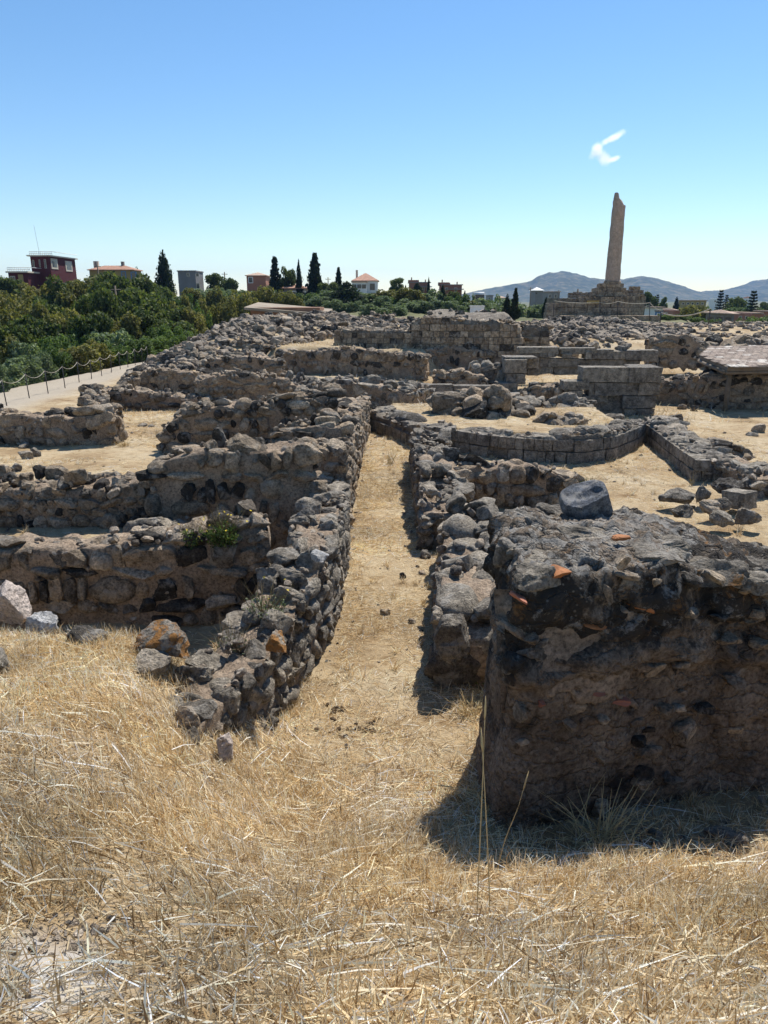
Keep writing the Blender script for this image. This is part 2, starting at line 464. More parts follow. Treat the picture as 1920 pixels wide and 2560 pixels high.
# far hills
def hill(name, prof, D, depth, col_mat, seed):
    # prof: photo points of the ridge line
    pxs = np.array([p[0] for p in prof], float); pys = np.array([p[1] for p in prof], float)
    n = 240
    u = np.linspace(pxs[0], pxs[-1], n)
    top = np.interp(u, pxs, pys)
    k = np.hanning(9); k /= k.sum()
    top = np.convolve(np.pad(top, 4, mode='edge'), k, 'valid')
    rid = np.array([atd(a, c, D) for a, c in zip(u, top)])
    m_ = 26
    V = []
    for j in range(m_ + 1):
        w = j / m_
        f = math.sin(min(w / 0.5, 1) * math.pi / 2) if w <= 0.5 else math.cos((w - 0.5) / 0.5 * math.pi / 2)
        y = D - depth * 0.5 + depth * w
        sxx = rid[:, 0] * (y / D)
        z = -8 + (rid[:, 2] + 8) * f
        V.append(np.stack([sxx, np.full(n, y), z], 1))
    V = np.array(V).reshape(-1, 3)
    q = fbm(V, 1 / 240.0, 4, seed)
    fade = np.clip((V[:, 2] + 8) / 60, 0, 1)
    on_ridge = np.abs(V[:, 1] - D) < depth * 0.02
    V[:, 2] += np.where(on_ridge, 0, q * 22 * fade - 6 * fade)
    V[:, 2] += fbm(V, 1 / 14.0, 2, seed + 5) * 2.2 * fade
    idx = np.arange(len(V)).reshape(m_ + 1, n)
    Q = np.stack([idx[:-1, :-1].ravel(), idx[:-1, 1:].ravel(), idx[1:, 1:].ravel(), idx[1:, :-1].ravel()], 1)
    return tag(obj(name, mesh_np(name, V, Q, col_mat, smooth=True)), kind='structure')
m, nt, b = mat_new('hill_scrub', 0.95)
pos = N(nt, 'ShaderNodeNewGeometry').outputs['Position']
nh = noise(nt, pos, 0.035, 8, 0.7)
nt.links.new(ramp(nt, nh, [(0.38, (0.030, 0.042, 0.022)), (0.5, (0.06, 0.07, 0.038)), (0.62, (0.15, 0.13, 0.08))]), b.inputs['Base Color'])
M_HILL = m
hill('hills', [(1080, 752), (1160, 738), (1200, 725), (1250, 716), (1290, 710), (1325, 704), (1345, 690), (1372, 682), (1408, 678), (1440, 683), (1475, 694), (1500, 698),
               (1540, 701), (1575, 694), (1605, 690), (1640, 694), (1680, 706), (1715, 718), (1750, 730), (1775, 738), (1800, 744)], 2700, 1100, M_HILL, 4)
hill('hills', [(1660, 748), (1710, 738), (1750, 731), (1800, 727), (1850, 714), (1890, 704), (1930, 698), (1980, 694), (2080, 700), (2200, 712)], 3050, 1000, M_HILL, 8)

# ---------------------------------------------------------------- stone meshes
def ico(sub):
    bm = bmesh.new()
    bmesh.ops.create_icosphere(bm, subdivisions=sub, radius=1.0)
    V = np.array([v.co[:] for v in bm.verts]); F = np.array([[v.index for v in f.verts] for f in bm.faces])
    bm.free()
    return V, F
ICO = {k: ico(k) for k in (2, 3, 4)}
def rock_verts(V, seed, planes=9, cut=(0.55, 0.9), namp=0.10, keep=0.06, box=1.0):
    rs = np.random.RandomState(seed)
    V = np.sign(V) * np.abs(V) ** box
    V = V / np.linalg.norm(V, axis=1, keepdims=True) ** (0.0 if box < 1 else 1.0)
    for k in range(planes):
        n = rs.normal(size=3); n /= np.linalg.norm(n)
        o = rs.uniform(*cut)
        d = V @ n
        V = np.where((d > o)[:, None], V - n[None] * ((d - o) * (1 - keep))[:, None], V)
    r = np.linalg.norm(V, axis=1, keepdims=True)
    V = V * (1 + namp * fbm(V, 1.6, 2, seed)[:, None] + namp * 0.45 * fbm(V, 5.0, 3, seed + 3, .65)[:, None] + namp * 0.55 * np.minimum(fbm(V, 3.6, 2, seed + 8) + .2, 0)[:, None])
    lo, hi = V.min(0), V.max(0)
    return (V - (lo + hi) / 2) / (hi - lo)
def rock_mesh(seed, sub, mat, planes=9, cut=(0.55, 0.9), namp=0.10, sharp=38, box=1.0):
    V, F = ICO[sub]
    return mesh_np('stone', rock_verts(V, seed, planes, cut, namp, box=box), F, mat, smooth=True, sharp=sharp)
ROCKS = [rock_mesh(100 + i, 4, M_STONE, planes=[7, 9, 11, 6][i % 4], cut=[(0.5, 0.85), (0.6, 0.95), (0.5, 0.8), (0.6, 0.9)][i % 4], namp=[0.12, 0.15, 0.10, 0.14][i % 4], sharp=40, box=[.62, .7, .8, .55][i % 4]) for i in range(32)]
ROUND = [rock_mesh(300 + i, 3, M_STONE, planes=3, cut=(0.75, 0.95), namp=0.06, sharp=60) for i in range(6)]
HIRES = [rock_mesh(400 + i, 4, M_STONE_LICHEN, planes=14, cut=(0.5, 0.85), namp=0.15, sharp=30, box=0.72) for i in range(8)]
LOW = []
for i in range(14):
    V, F = ICO[2]
    LOW.append((rock_verts(V, 500 + i, 8, (0.5, 0.9), 0.12, box=0.7), F))
def block_verts(seed, nxyz=(7, 4, 4), amp=0.035, chip=0.10):
    rs = np.random.RandomState(seed)
    bm = bmesh.new()
    bmesh.ops.create_cube(bm, size=1.0)
    for ax in range(3):
        for k in range(1, nxyz[ax]):
            co = Vector((0, 0, 0)); co[ax] = -0.5 + k / nxyz[ax]
            no = Vector((0, 0, 0)); no[ax] = 1
            bmesh.ops.bisect_plane(bm, geom=bm.verts[:] + bm.edges[:] + bm.faces[:], plane_co=co, plane_no=no)
    bm.verts.ensure_lookup_table()
    V = np.array([v.co[:] for v in bm.verts])
    F = [[v.index for v in f.verts] for f in bm.faces]
    bm.free()
    A = np.sort(np.abs(V), axis=1)
    edge = np.clip((A[:, 1] - 0.40) / 0.10, 0, 1)
    d = -chip * edge * np.clip(0.35 + 0.8 * fbm(V, 4.0, 2, seed), 0, 1.2) + amp * fbm(V, 3.0, 3, seed + 1)
    V = V * (1 + d[:, None] * 0.7)
    lo, hi = V.min(0), V.max(0)
    return (V - (lo + hi) / 2) / (hi - lo), F
BLOCKS = []
for i in range(10):
    V, F = block_verts(700 + i)
    BLOCKS.append(mesh_np('block', V, F, M_ASHLAR, smooth=True, sharp=40))

rng = random.Random(11)
def put(tr, parent, name='stone'):
    me, loc, rot, scl, mat = tr
    o = obj(name, me, parent, loc, rot, scl)
    if mat is not None and me.materials[0] != mat:
        o.material_slots[0].link = 'OBJECT'
        o.material_slots[0].material = mat
    return o
def joined(name, trs, mat, parent=None, loc0=(0, 0, 0)):
    VS, FS = [], []
    off = 0
    for me, loc, rot, scl, _ in trs:
        V, F = LOW[rng.randrange(len(LOW))]
        Mx = np.array(Euler(rot).to_matrix())
        W = (V * np.array(scl)) @ Mx.T + (np.array(loc) - np.array(loc0))
        VS.append(W); FS.append(F + off); off += len(W)
    me = mesh_np(name, np.concatenate(VS), np.concatenate(FS), mat, smooth=True, sharp=40)
    o = bpy.data.objects.new(name, me)
    COL.objects.link(o)
    if parent is not None: o.parent = parent
    else: o.location = loc0
    return o
def emit(trs, root, loc0, limit=280, small_mat=None, indiv=True, minsize=0.0):
    trs = sorted(trs, key=lambda t: -(t[3][0] * t[3][2] + t[3][0] * t[3][1]) / (t[1][1] ** 2 + 1))
    if not indiv: big, small = [], trs
    else:
        big, small = trs[:limit], trs[limit:]
    for t in big: put(t, root)
    if small:
        o = joined('small_stones', small, small_mat or M_STONE_ISLE, root, loc0)
        o['kind'] = 'stuff'

class Path:
    def __init__(s, pts):
        s.p = np.array(pts, float)
        d = np.hypot(np.diff(s.p[:, 0]), np.diff(s.p[:, 1]))
        s.s = np.concatenate([[0], np.cumsum(d)])
        s.L = float(s.s[-1]); s.sl = s.s.tolist(); s.pl = s.p.tolist()
    def __call__(s, t):
        t = min(max(t, 0), s.L)
        def ip(t):
            k = 0
            while k < len(s.sl) - 2 and t > s.sl[k + 1]: k += 1
            f = (t - s.sl[k]) / ((s.sl[k + 1] - s.sl[k]) or 1)
            a, b_ = s.pl[k], s.pl[k + 1]
            return [a[i] + (b_[i] - a[i]) * f for i in range(3)]
        q = ip(t)
        e = 0.05 * s.L + 0.01
        a, b_ = ip(max(t - e, 0)), ip(min(t + e, s.L))
        dx, dy = b_[0] - a[0], b_[1] - a[1]
        l = math.hypot(dx, dy) or 1
        return q[0], q[1], q[2], dx / l, dy / l

def core_mesh(name, path, th, sgn, zb, inset, mat, step=0.1, amp=0.03, seed=0, topamp=0.05, drop=0.05, ends=0.03):
    n = max(3, int(path.L / step) + 1)
    rows = []
    nv, nt_ = 10, 7
    for i in range(n):
        t = path.L * i / (n - 1)
        x, y, zt, dx, dy = path(t)
        nxn, nyn = -dy * sgn, dx * sgn                 # points into the wall
        e = inset
        if i == 0: x += dx * ends; y += dy * ends
        if i == n - 1: x -= dx * ends; y -= dy * ends
        zt2 = zt - drop
        z_b = zb if zb is not None else min(g1(x, y), g1(x + nxn * th, y + nyn * th)) - 0.12
        ring = []
        for k in range(nv): ring.append((x + nxn * e, y + nyn * e, z_b + (zt2 - z_b) * k / nv))
        for k in range(nt_): 
            w = k / (nt_ - 1)
            ring.append((x + nxn * (e + (th - 2 * e) * w), y + nyn * (e + (th - 2 * e) * w), zt2))
        for k in range(nv): ring.append((x + nxn * (th - e), y + nyn * (th - e), zt2 + (z_b - zt2) * (k + 1) / nv))
        rows.append(ring)
    V = np.array(rows); m_ = V.shape[1]
    F = []
    for i in range(n - 1):
        for k in range(m_ - 1):
            a = i * m_ + k
            F.append([a, a + 1, a + m_ + 1, a + m_] if sgn > 0 else [a, a + m_, a + m_ + 1, a + 1])
    for i in (0, n - 1):                                # end caps as strips
        for k in range(m_ // 2):
            a, b_, c, d = i * m_ + k, i * m_ + k + 1, i * m_ + m_ - 2 - k, i * m_ + m_ - 1 - k
            if b_ < c: F.append([a, b_, c, d])
            elif b_ == c: F.append([a, b_, d])
    V = V.reshape(-1, 3)
    D = np.stack([fbm(V, 4.2, 3, seed, .6), fbm(V, 4.2, 3, seed + 31, .6), fbm(V, 4.6, 3, seed + 67, .6)], 1)
    V = V + D * np.array([amp, amp, topamp])
    return V, F

def wall(name, label, pts, th, c=0.17, back=None, zb=None, ends=(True, True), mat=None, mortar=None, seed=1, rough=0.05, skip=0.10,
         top=True, indiv=True, style='rubble', cat='wall', limit=280, rag=0.08, group=None, topc=1.15, inset=0.045, bigtop=0.12, small_mat=None, depthk=1.0, roundp=0.14, proud=(0.04, 0.26)):
    r = random.Random(seed * 77 + 5)
    path = Path(pts)
    mid = path(path.L / 2)
    if back is None:
        nx_, ny_ = -mid[4], mid[3]
        back = 1 if nx_ * mid[0] + ny_ * mid[1] > 0 else -1
    sgn = back
    x0, y0 = mid[0], mid[1]
    base = (x0, y0, g1(x0, y0))
    root = thing(name, label, cat, base, group)
    V, F = core_mesh(name, path, th, sgn, zb, inset, mortar, step=max(0.05, c * 0.32), seed=seed, drop=c * 0.16, amp=0.02 + c * 0.06, topamp=0.03 + c * 0.12)
    cm = mesh_np('mortar_core', V - np.array(base), F, mortar or M_MORTAR, smooth=True)
    co = bpy.data.objects.new('mortar_core', cm); COL.objects.link(co); co.parent = root
    rag_n = np.random.RandomState(seed)
    ph = rag_n.uniform(0, 9)
    def ragged(t):
        return rag * (math.sin(t * 2.3 + ph) * 0.6 + math.sin(t * 5.9 + ph * 2) * 0.4)
    trs = []
    blocky = style == 'ashlar'
    def stone_tr(x, y, z, w, d, h, yaw, tilt, mt=mat, rock=False):
        if blocky and not rock:
            me = BLOCKS[r.randrange(len(BLOCKS))]
            rot = (r.gauss(0, 0.012), r.gauss(0, 0.02), yaw + r.gauss(0, 0.02) + (math.pi if r.random() < 0.5 else 0))
            return (me, (x, y, z), rot, (w, d, h), mt)
        me = ROUND[r.randrange(len(ROUND))] if r.random() < roundp else ROCKS[r.randrange(len(ROCKS))]
        rot = (r.gauss(0, tilt), r.gauss(0, tilt), yaw + r.gauss(0, tilt * 1.2) + (math.pi if r.random() < 0.5 else 0))
        return (me, (x, y, z), rot, (w, d, h), mt)
    def face_run(getp, L, htop, inward):
        # getp(t) -> x, y, dirx, diry, ztop, zbase ; inward normal given by function
        z = None
        zmin = min(getp(L * i / 6.0)[5] for i in range(7))
        zmax = max(getp(L * i / 12.0)[4] for i in range(13))
        z = zmin
        while z < zmax:
            ch = c * (r.uniform(0.92, 1.08) if blocky else r.uniform(0.55, 1.3))
            t = -r.random() * c * 0.5
            while t < L:
                w = c * (r.choice((0.7, 0.9, 1.1, 1.3, 1.7)) if blocky else min(max(r.lognormvariate(0.12, 0.48), 0.45), 2.8))
                tc = t + w / 2
                t += w
                if tc > L + c * 0.1: break
                x, y, dx, dy, zt, zb_ = getp(min(max(tc, 0), L))
                hh = ch * (1.0 if blocky else r.uniform(0.8, 1.3))
                zc = z + ch / 2 + (0 if blocky else r.gauss(0, ch * 0.12))
                if zc + hh * 0.3 > zt + ragged(tc) * 0.5 or zc < zb_ - 0.1: continue
                if r.random() < skip: continue
                d = (c * 1.3 if blocky else c * r.uniform(0.8, 1.3)) * depthk
                ix, iy = inward(x, y, dx, dy)
                pro = 0.5 * d - (c * 0.10 if blocky else c * r.uniform(*proud))
                trs.append(stone_tr(x + ix * pro, y + iy * pro, zc, w * (0.965 if blocky else 1.06), d, hh * (0.95 if blocky else 1.06), math.atan2(dy, dx), 0.16))
            z += ch
    def front(t):
        x, y, zt, dx, dy = path(t)
        return x, y, dx, dy, zt, (zb if zb is not None else g1(x - (-dy * sgn) * 0.1, y - dx * sgn * 0.1))
    inw = lambda x, y, dx, dy: (-dy * sgn, dx * sgn)
    face_run(front, path.L, None, inw)
    for e, flag in ((0, ends[0]), (1, ends[1])):
        if not flag: continue
        x, y, zt, dx, dy = path(0 if e == 0 else path.L)
        nx_, ny_ = -dy * sgn, dx * sgn
        s2 = 1 if e == 0 else -1
        zb_ = zb if zb is not None else g1(x - dx * s2 * 0.1, y - dy * s2 * 0.1)
        face_run(lambda t: (x + nx_ * t, y + ny_ * t, nx_, ny_, zt, zb_), th, None, lambda *a: (dx * s2, dy * s2))
    if top:
        ct = c * topc
        t = 0.0
        while t < path.L:
            w = ct * min(max(r.lognormvariate(0.12, 0.42), 0.55), 2.6)
            q = r.random() * ct * 0.3
            while q < th:
                dq = ct * r.uniform(0.8, 1.5)
                x, y, zt, dx, dy = path(t + w / 2 + r.gauss(0, ct * 0.15))
                nx_, ny_ = -dy * sgn, dx * sgn
                qq = min(q + dq / 2, th - ct * 0.25)
                h = ct * r.uniform(0.55, 1.0)
                up = r.random() < bigtop
                if up: h *= 1.6
                if r.random() > skip * 1.2:
                    zz = zt + ragged(t) + r.gauss(0, rough * 0.7) - h * 0.34 + (0.06 if up else 0)
                    trs.append(stone_tr(x + nx_ * qq, y + ny_ * qq, zz, w * 1.05, dq * 1.08, h, math.atan2(dy, dx), 0.10 if blocky else 0.22, mat or (M_STONE_GREY if blocky else None), True))
                q += dq
            t += w * 0.95
    if True:                                             # chips wedged between the stones
        n_chip = int(path.L * th / (c * c) * 0.9)
        chips = []
        for k in range(n_chip):
            t = r.uniform(0, path.L); qq = r.uniform(0, th)
            x, y, zt, dx, dy = path(t); nx_, ny_ = -dy * sgn, dx * sgn
            s_ = c * r.uniform(.22, .5)
            chips.append((None, (x + nx_ * qq, y + ny_ * qq, zt + ragged(t) + r.gauss(0, rough * .5) - s_ * .1), (r.gauss(0, .5), r.gauss(0, .5), r.uniform(0, 6)), (s_ * 1.3, s_, s_ * .8), None))
        zlo = front(path.L / 2)[5]
        for k in range(n_chip):
            t = r.uniform(0, path.L); x, y, dx, dy, zt, zb_ = front(t)
            s_ = c * r.uniform(.2, .45); ix, iy = inw(x, y, dx, dy)
            chips.append((None, (x + ix * (inset - .005), y + iy * (inset + .005), r.uniform(zb_, max(zt, zb_ + .05))), (r.gauss(0, .5), r.gauss(0, .5), r.uniform(0, 6)), (s_ * 1.4, s_, s_ * .8), None))
        for k in range(int(path.L * (3.0 / c) * 0.4)):                 # rubble fallen at the foot
            t = r.uniform(0, path.L); x, y, dx, dy, zt, zb_ = front(t)
            s_ = c * r.choice((.08, .1, .13, .18, .3)); ix, iy = inw(x, y, dx, dy); q_ = abs(r.gauss(0, c * .8)) + .01
            xx, yy = x - ix * q_, y - iy * q_
            chips.append((None, (xx, yy, g1(xx, yy) + s_ * .1), (r.gauss(0, .4), r.gauss(0, .4), r.uniform(0, 6)), (s_ * 1.3, s_, s_ * .75), None))
        o = joined('chips', chips, small_mat or M_STONE_ISLE, root, base); o['kind'] = 'stuff'
    emit(trs, root, base, limit, small_mat, indiv)
    return root

# ---------------------------------------------------------------- ruined walls
# left of the corridor
LWa = [(-1.06, 3.7, 0.56), (-0.92, 4.15, 0.62), (-0.78, 4.55, 0.64), (-0.66, 5.1, 0.70), (-0.47, 6.0, 0.86), (-0.42, 6.9, 0.92), (-0.42, 7.8, 0.80), (-0.44, 8.6, 0.70), (-0.48, 9.3, 0.72)]
wall('rubble_wall', 'near stretch of the corridor wall on its left, big grey stones on top', LWa, 0.44, c=0.15, back=1, ends=(True, False), seed=3, rough=0.06, mat=M_STONE_GREY, mortar=M_MORTAR, bigtop=0.2, proud=(0.03, 0.18), topc=1.25, rag=0.06)
LWb = [(-0.50, 9.35, 1.08), (-0.47, 10.2, 1.05), (-0.45, 11.5, 0.98), (-0.42, 13.5, 0.92), (-0.36, 15.5, 0.85), (-0.33, 17.2, 0.72)]
wall('rubble_wall', 'far stretch of the corridor wall on its left, flat sunlit top', LWb, 0.72, c=0.18, back=1, ends=(True, True), seed=4, rough=0.05, mat=M_STONE_TAN, mortar=M_MORTAR, proud=(0.03, 0.17))
wall('rubble_wall', 'shadowed cross wall behind the boulder with orange lichen, shrub on top', [wp(-160, 1372, 1575, 0.0), wp(0, 1372, 1572, 0.0), wp(200, 1372, 1568, 0), wp(420, 1352, 1566, 0), wp(560, 1335, 1560, 0), wp(690, 1318, 1550, 0)], 0.5, c=0.17, seed=5, ends=(False, False), mortar=M_MORTAR, rough=0.05, skip=0.2)
wall('rubble_wall', 'tall dark cross wall behind the yellow flowering shrub', [wp(372, 1205, 1335, 0.48), wp(430, 1150, 1335, 0.48), wp(540, 1128, 1333, 0.48), wp(700, 1130, 1330, 0.48), wp(790, 1118, 1328, 0.48)], 0.55, c=0.19, seed=6, ends=(True, False), rough=0.07, bigtop=0.25, skip=0.16, roundp=0.35)
wall('rubble_wall', 'low tumbled rubble wall at the left edge in front of the sandy room', [wp(-90, 1240, 1322, 0.5), wp(60, 1228, 1320, 0.5), wp(180, 1222, 1320, 0.5), wp(290, 1216, 1318, 0.5), wp(385, 1200, 1316, 0.5)], 0.6, c=0.14, seed=7, ends=(False, False), rough=0.10, bigtop=0.3, skip=0.06)
wall('rubble_wall', 'cross wall studded with dark oval cobbles beyond the sandy room', [wp(402, 1100, 1139, 0.36), wp(440, 1052, 1138, 0.36), wp(490, 1020, 1136, 0.36), wp(640, 1010, 1130, 0.36), wp(760, 992, 1125, 0.36), wp(850, 990, 1120, 0.36)], 0.6, c=0.18, seed=8, ends=(True, False), roundp=0.4, skip=0.16)
wall('rubble_wall', 'short stub of rounded pale stones behind the tall dark wall', [wd(686, 1080, 10.6), wd(740, 1068, 10.6), wd(860, 1066, 10.5)], 0.45, c=0.17, seed=9, ends=(True, False), mat=M_STONE_TAN, skip=0.04)
wall('rubble_wall', 'rubble wall at the left edge ending in a corner of pale stones', [wp(-150, 1038, 1118, 0.3), wp(0, 1040, 1117, 0.3), wp(110, 1042, 1119, 0.3), wp(200, 1040, 1122, 0.3), wp(288, 1032, 1122, 0.3)], 0.62, c=0.18, seed=10, ends=(False, True), rough=0.08, bigtop=0.25, mat=M_STONE_TAN)
wall('rubble_wall', 'short return wall running back from the pale stone corner', [(-4.98, 13.6, 0.86), (-6.2, 16.2, 0.8), (-7.1, 18.5, 0.78)], 0.55, c=0.2, back=1, seed=11, ends=(False, False), rough=0.08)
wall('rubble_wall', 'low cross wall with round dark holes behind the sandy floor', [wp(215, 1000, 1032, 0.15), wp(272, 972, 1030, 0.15), wp(370, 978, 1030, 0.15), wp(470, 995, 1030, 0.15), wp(520, 1000, 1030, 0.15)], 0.6, c=0.2, seed=12, ends=(True, True), roundp=0.35)
wall('rubble_wall', 'tan stone wall at the corner nearest the end of the rope fence', [wp(338, 950, 988, 0.1), wp(366, 926, 986, 0.1), wp(430, 928, 986, 0.1), wp(500, 932, 988, 0.1)], 0.7, c=0.21, seed=13, ends=(True, True), mat=M_STONE_TAN, roundp=0.25)
wall('rubble_wall', 'tan wall with dark stones and a black hollow near its top', [wp(492, 950, 1026, 0.15), wp(560, 936, 1026, 0.15), wp(640, 940, 1026, 0.15), wp(708, 948, 1024, 0.15), wp(760, 975, 1022, 0.15)], 0.7, c=0.22, seed=14, ends=(True, True), mat=M_STONE_TAN, roundp=0.25)
wall('rubble_wall', 'narrow rubble wall with plastered left end behind the tan walls', [wd(500, 905, 26), wd(560, 893, 26), wd(640, 890, 26), wd(702, 905, 26)], 0.8, c=0.25, seed=15, ends=(True, True), skip=0.2)
wall('rubble_wall', 'long straight wall holding up the straw terrace', [wp(690, 884, 936, 0.12), wp(780, 876, 938, 0.12), wp(900, 872, 940, 0.12), wp(985, 884, 942, 0.12), wp(1062, 890, 945, 0.12)], 0.6, c=0.26, seed=16, ends=(True, True), mat=M_STONE_TAN, rough=0.05, skip=0.12)
wall('rubble_wall', 'rubble cross wall right of the terrace wall, with a dark gap below', [wp(1062, 872, 930, 0.12), wp(1130, 866, 928, 0.12), wp(1190, 872, 925, 0.2), wp(1228, 880, 918, 0.3)], 0.7, c=0.28, seed=17, ends=(True, True), rough=0.07, bigtop=0.2)
wall('rubble_wall', 'loose rubble bank between the long low slab and the corridor', [wd(760, 970, 19.5), wd(850, 955, 20.5), wd(930, 965, 20.5), wd(1035, 985, 20.0)], 1.6, c=0.24, seed=18, ends=(True, True), rough=0.10, bigtop=0.3, mat=M_STONE_GREY)
# far ashlar and rubble walls on the terrace
wall('ashlar_wall', 'far wall of small squared stones left of the great retaining wall', [wp(838, 826, 868, 1.05), wp(930, 824, 869, 1.05), wp(1028, 826, 870, 1.05)], 0.8, c=0.21, seed=19, ends=(True, True), style='ashlar', mat=M_STONE_TAN, mortar=M_MORTAR_GREY, skip=0.08)
wall('ashlar_wall', 'great retaining wall of squared stones below the bare mound', [wd(1030, 806, 30.5), wd(1045, 796, 30.5), wd(1150, 798, 30.3), wd(1235, 800, 30.2), wd(1292, 812, 30.1), wd(1302, 850, 30.0)], 1.2, c=0.26, zb=0.45, seed=20, ends=(True, True), style='ashlar', mat=M_STONE_TAN, mortar=M_MORTAR_GREY, skip=0.14)
wall('rubble_wall', 'squat masonry stump with a dark rounded niche right of the great wall', [wd(1306, 812, 30.6), wd(1340, 811, 30.6), wd(1372, 816, 30.6)], 1.0, c=0.27, zb=0.4, seed=21, ends=(True, True), style='ashlar', mat=M_STONE_TAN, mortar=M_MORTAR_GREY, skip=0.3)
wall('rubble_wall', 'boulder wall of large brown stones left of the shingled shelter', [wd(1632, 850, 29), wd(1660, 838, 29), wd(1720, 835, 29), wd(1765, 862, 29)], 0.9, c=0.36, zb=0.35, seed=22, ends=(True, True), rough=0.1, bigtop=0.2)

# right of the corridor
wall('rubble_wall', 'corridor wall on its right, mid stretch with a flat cobbled end', [(0.46, 8.45, 0.46), (0.47, 9.5, 0.56), (0.47, 10.8, 0.68), (0.48, 12.2, 0.66), (0.52, 13.5, 0.60)], 0.62, c=0.17, back=-1, seed=30, ends=(True, True), mat=M_STONE_GREY, rough=0.06, bigtop=0.2)
wall('rubble_wall', 'cross wall of rounded tan stones behind the massive crusted block', [wp(1150, 1172, 1276, 0.0), wp(1260, 1170, 1274, 0), wp(1320, 1166, 1272, 0), wp(1390, 1180, 1268, 0), wp(1450, 1205, 1264, 0)], 0.5, c=0.19, seed=31, ends=(False, True), mat=M_STONE_TAN, mortar=M_MORTAR, skip=0.03, topc=1.5, proud=(0.16, 0.36))
wall('rubble_wall', 'near corridor wall on its right, stepped grey boulders beside the crusted block', [(0.40, 5.15, 0.40), (0.43, 5.45, 0.56), (0.48, 6.0, 0.62), (0.52, 6.7, 0.50), (0.62, 7.4, 0.52), (0.72, 8.2, 0.60)], 0.62, c=0.24, back=-1, seed=32, ends=(True, True), mat=M_STONE_GREY, rough=0.09, bigtop=0.4, skip=0.08)

# curved enclosure of squared blocks
wall('ashlar_wall', 'curved wall of squared blocks round the straw platform', [wp(1140, 1078, 1133, 0.0), wp(1200, 1086, 1143, 0), wp(1267, 1091, 1151, 0), wp(1365, 1092, 1158, 0), wp(1452, 1084, 1160, 0), wp(1530, 1076, 1150, 0), wp(1590, 1066, 1124, 0), wp(1622, 1058, 1098, 0)],
     0.55, c=0.235, seed=33, ends=(True, True), style='ashlar', mortar=M_MORTAR_GREY, skip=0.02, topc=1.6, rough=0.025, rag=0.03, bigtop=0.0)
wall('ashlar_wall', 'low block wall closing the far end of the corridor on its right', [wp(912, 1028, 1072, 0.0), wp(945, 1036, 1082, 0.0), wp(990, 1050, 1100, 0), wp(1030, 1066, 1118, 0), wp(1068, 1076, 1132, 0), wp(1142, 1078, 1134, 0)],
     0.6, c=0.27, seed=34, ends=(True, False), style='ashlar', mortar=M_MORTAR_GREY, skip=0.03, topc=1.6, rough=0.04, bigtop=0.05)
wall('rubble_wall', 'long eroded block wall pointing at the viewer on the sandy floor right', [(5.30, 12.0, 0.36), (5.45, 13.5, 0.40), (5.65, 15.0, 0.46), (5.75, 16.0, 0.5)], 0.62, c=0.2, back=-1, seed=35, ends=(True, True), style='ashlar', mat=M_STONE_GREY, mortar=M_MORTAR_GREY, topc=1.9, rough=0.02, skip=0.03, rag=0.02, bigtop=0)
wall('rubble_wall', 'small low wall with cobbles on top by the right edge', [wp(1732, 1112, 1152, 0.0), wp(1790, 1112, 1156, 0), wp(1862, 1140, 1162, 0)], 0.4, c=0.19, seed=36, ends=(True, True), rough=0.06, bigtop=0.3, proud=(.1, .3))
wall('rubble_wall', 'stone lining with a pale kerb cut off by the right edge', [(5.72, 10.9, 0.30), (5.75, 11.9, 0.34), (5.62, 13.0, 0.34)], 0.6, c=0.24, back=-1, seed=37, ends=(True, True), mat=M_STONE_GREY, bigtop=0.2)
wall('rubble_wall', 'rubble wall under the shingled shelter', [wp(1545, 985, 1012, 0.0), wp(1690, 945, 1012, 0.0), wp(1790, 940, 1022, 0), wp(1850, 935, 1024, 0), wp(1990, 940, 1026, 0)], 0.6, c=0.26, seed=38, ends=(True, True), mat=M_STONE, skip=0.08)

# further wall lines on the far terraces
wall('rubble_wall', 'low tan wall line behind the capped ashlar wall', [wd(1372, 852, 36), wd(1450, 846, 36.5), wd(1530, 846, 37), wd(1610, 852, 37)], 0.6, c=0.24, seed=60, mat=M_STONE_TAN, rag=0.12, rough=0.08)
wall('rubble_wall', 'broken wall line crossing the rubble field before the podium', [wd(1385, 826, 44), wd(1480, 822, 44), wd(1560, 828, 44.5), wd(1640, 832, 45)], 0.7, c=0.26, seed=61, mat=M_STONE_TAN, rag=0.15, rough=0.09)
wall('rubble_wall', 'broken wall line running behind the boulder wall to the right edge', [wd(1650, 842, 40), wd(1760, 838, 40), wd(1850, 840, 39.5), wd(1950, 838, 39)], 0.7, c=0.27, seed=62, mat=M_STONE_TAN, rag=0.14, rough=0.08)
wall('rubble_wall', 'ragged wall line above the straw terrace', [wd(640, 822, 36), wd(720, 812, 36), wd(790, 808, 36), wd(850, 815, 35.5)], 0.7, c=0.25, seed=63, mat=M_STONE_TAN, rag=0.14, rough=0.09)
wall('rubble_wall', 'upper ragged wall line left of the bare mound', [wd(850, 798, 38), wd(930, 792, 38), wd(1040, 796, 37.5)], 0.7, c=0.25, seed=64, mat=M_STONE, rag=0.16, rough=0.1)
wall('rubble_wall', 'thin wall line on the rubble slope above the tan corner wall', [wd(440, 868, 29.5), wd(510, 858, 30), wd(590, 856, 30), wd(660, 862, 30)], 0.6, c=0.22, seed=65, mat=M_STONE_TAN, rag=0.14, rough=0.08)
wall('rubble_wall', 'low wall line joining the pier and the terrace wall', [wd(1085, 935, 24), wd(1150, 930, 24), wd(1215, 938, 24)], 0.5, c=0.22, seed=66, mat=M_STONE_TAN, rag=0.1)

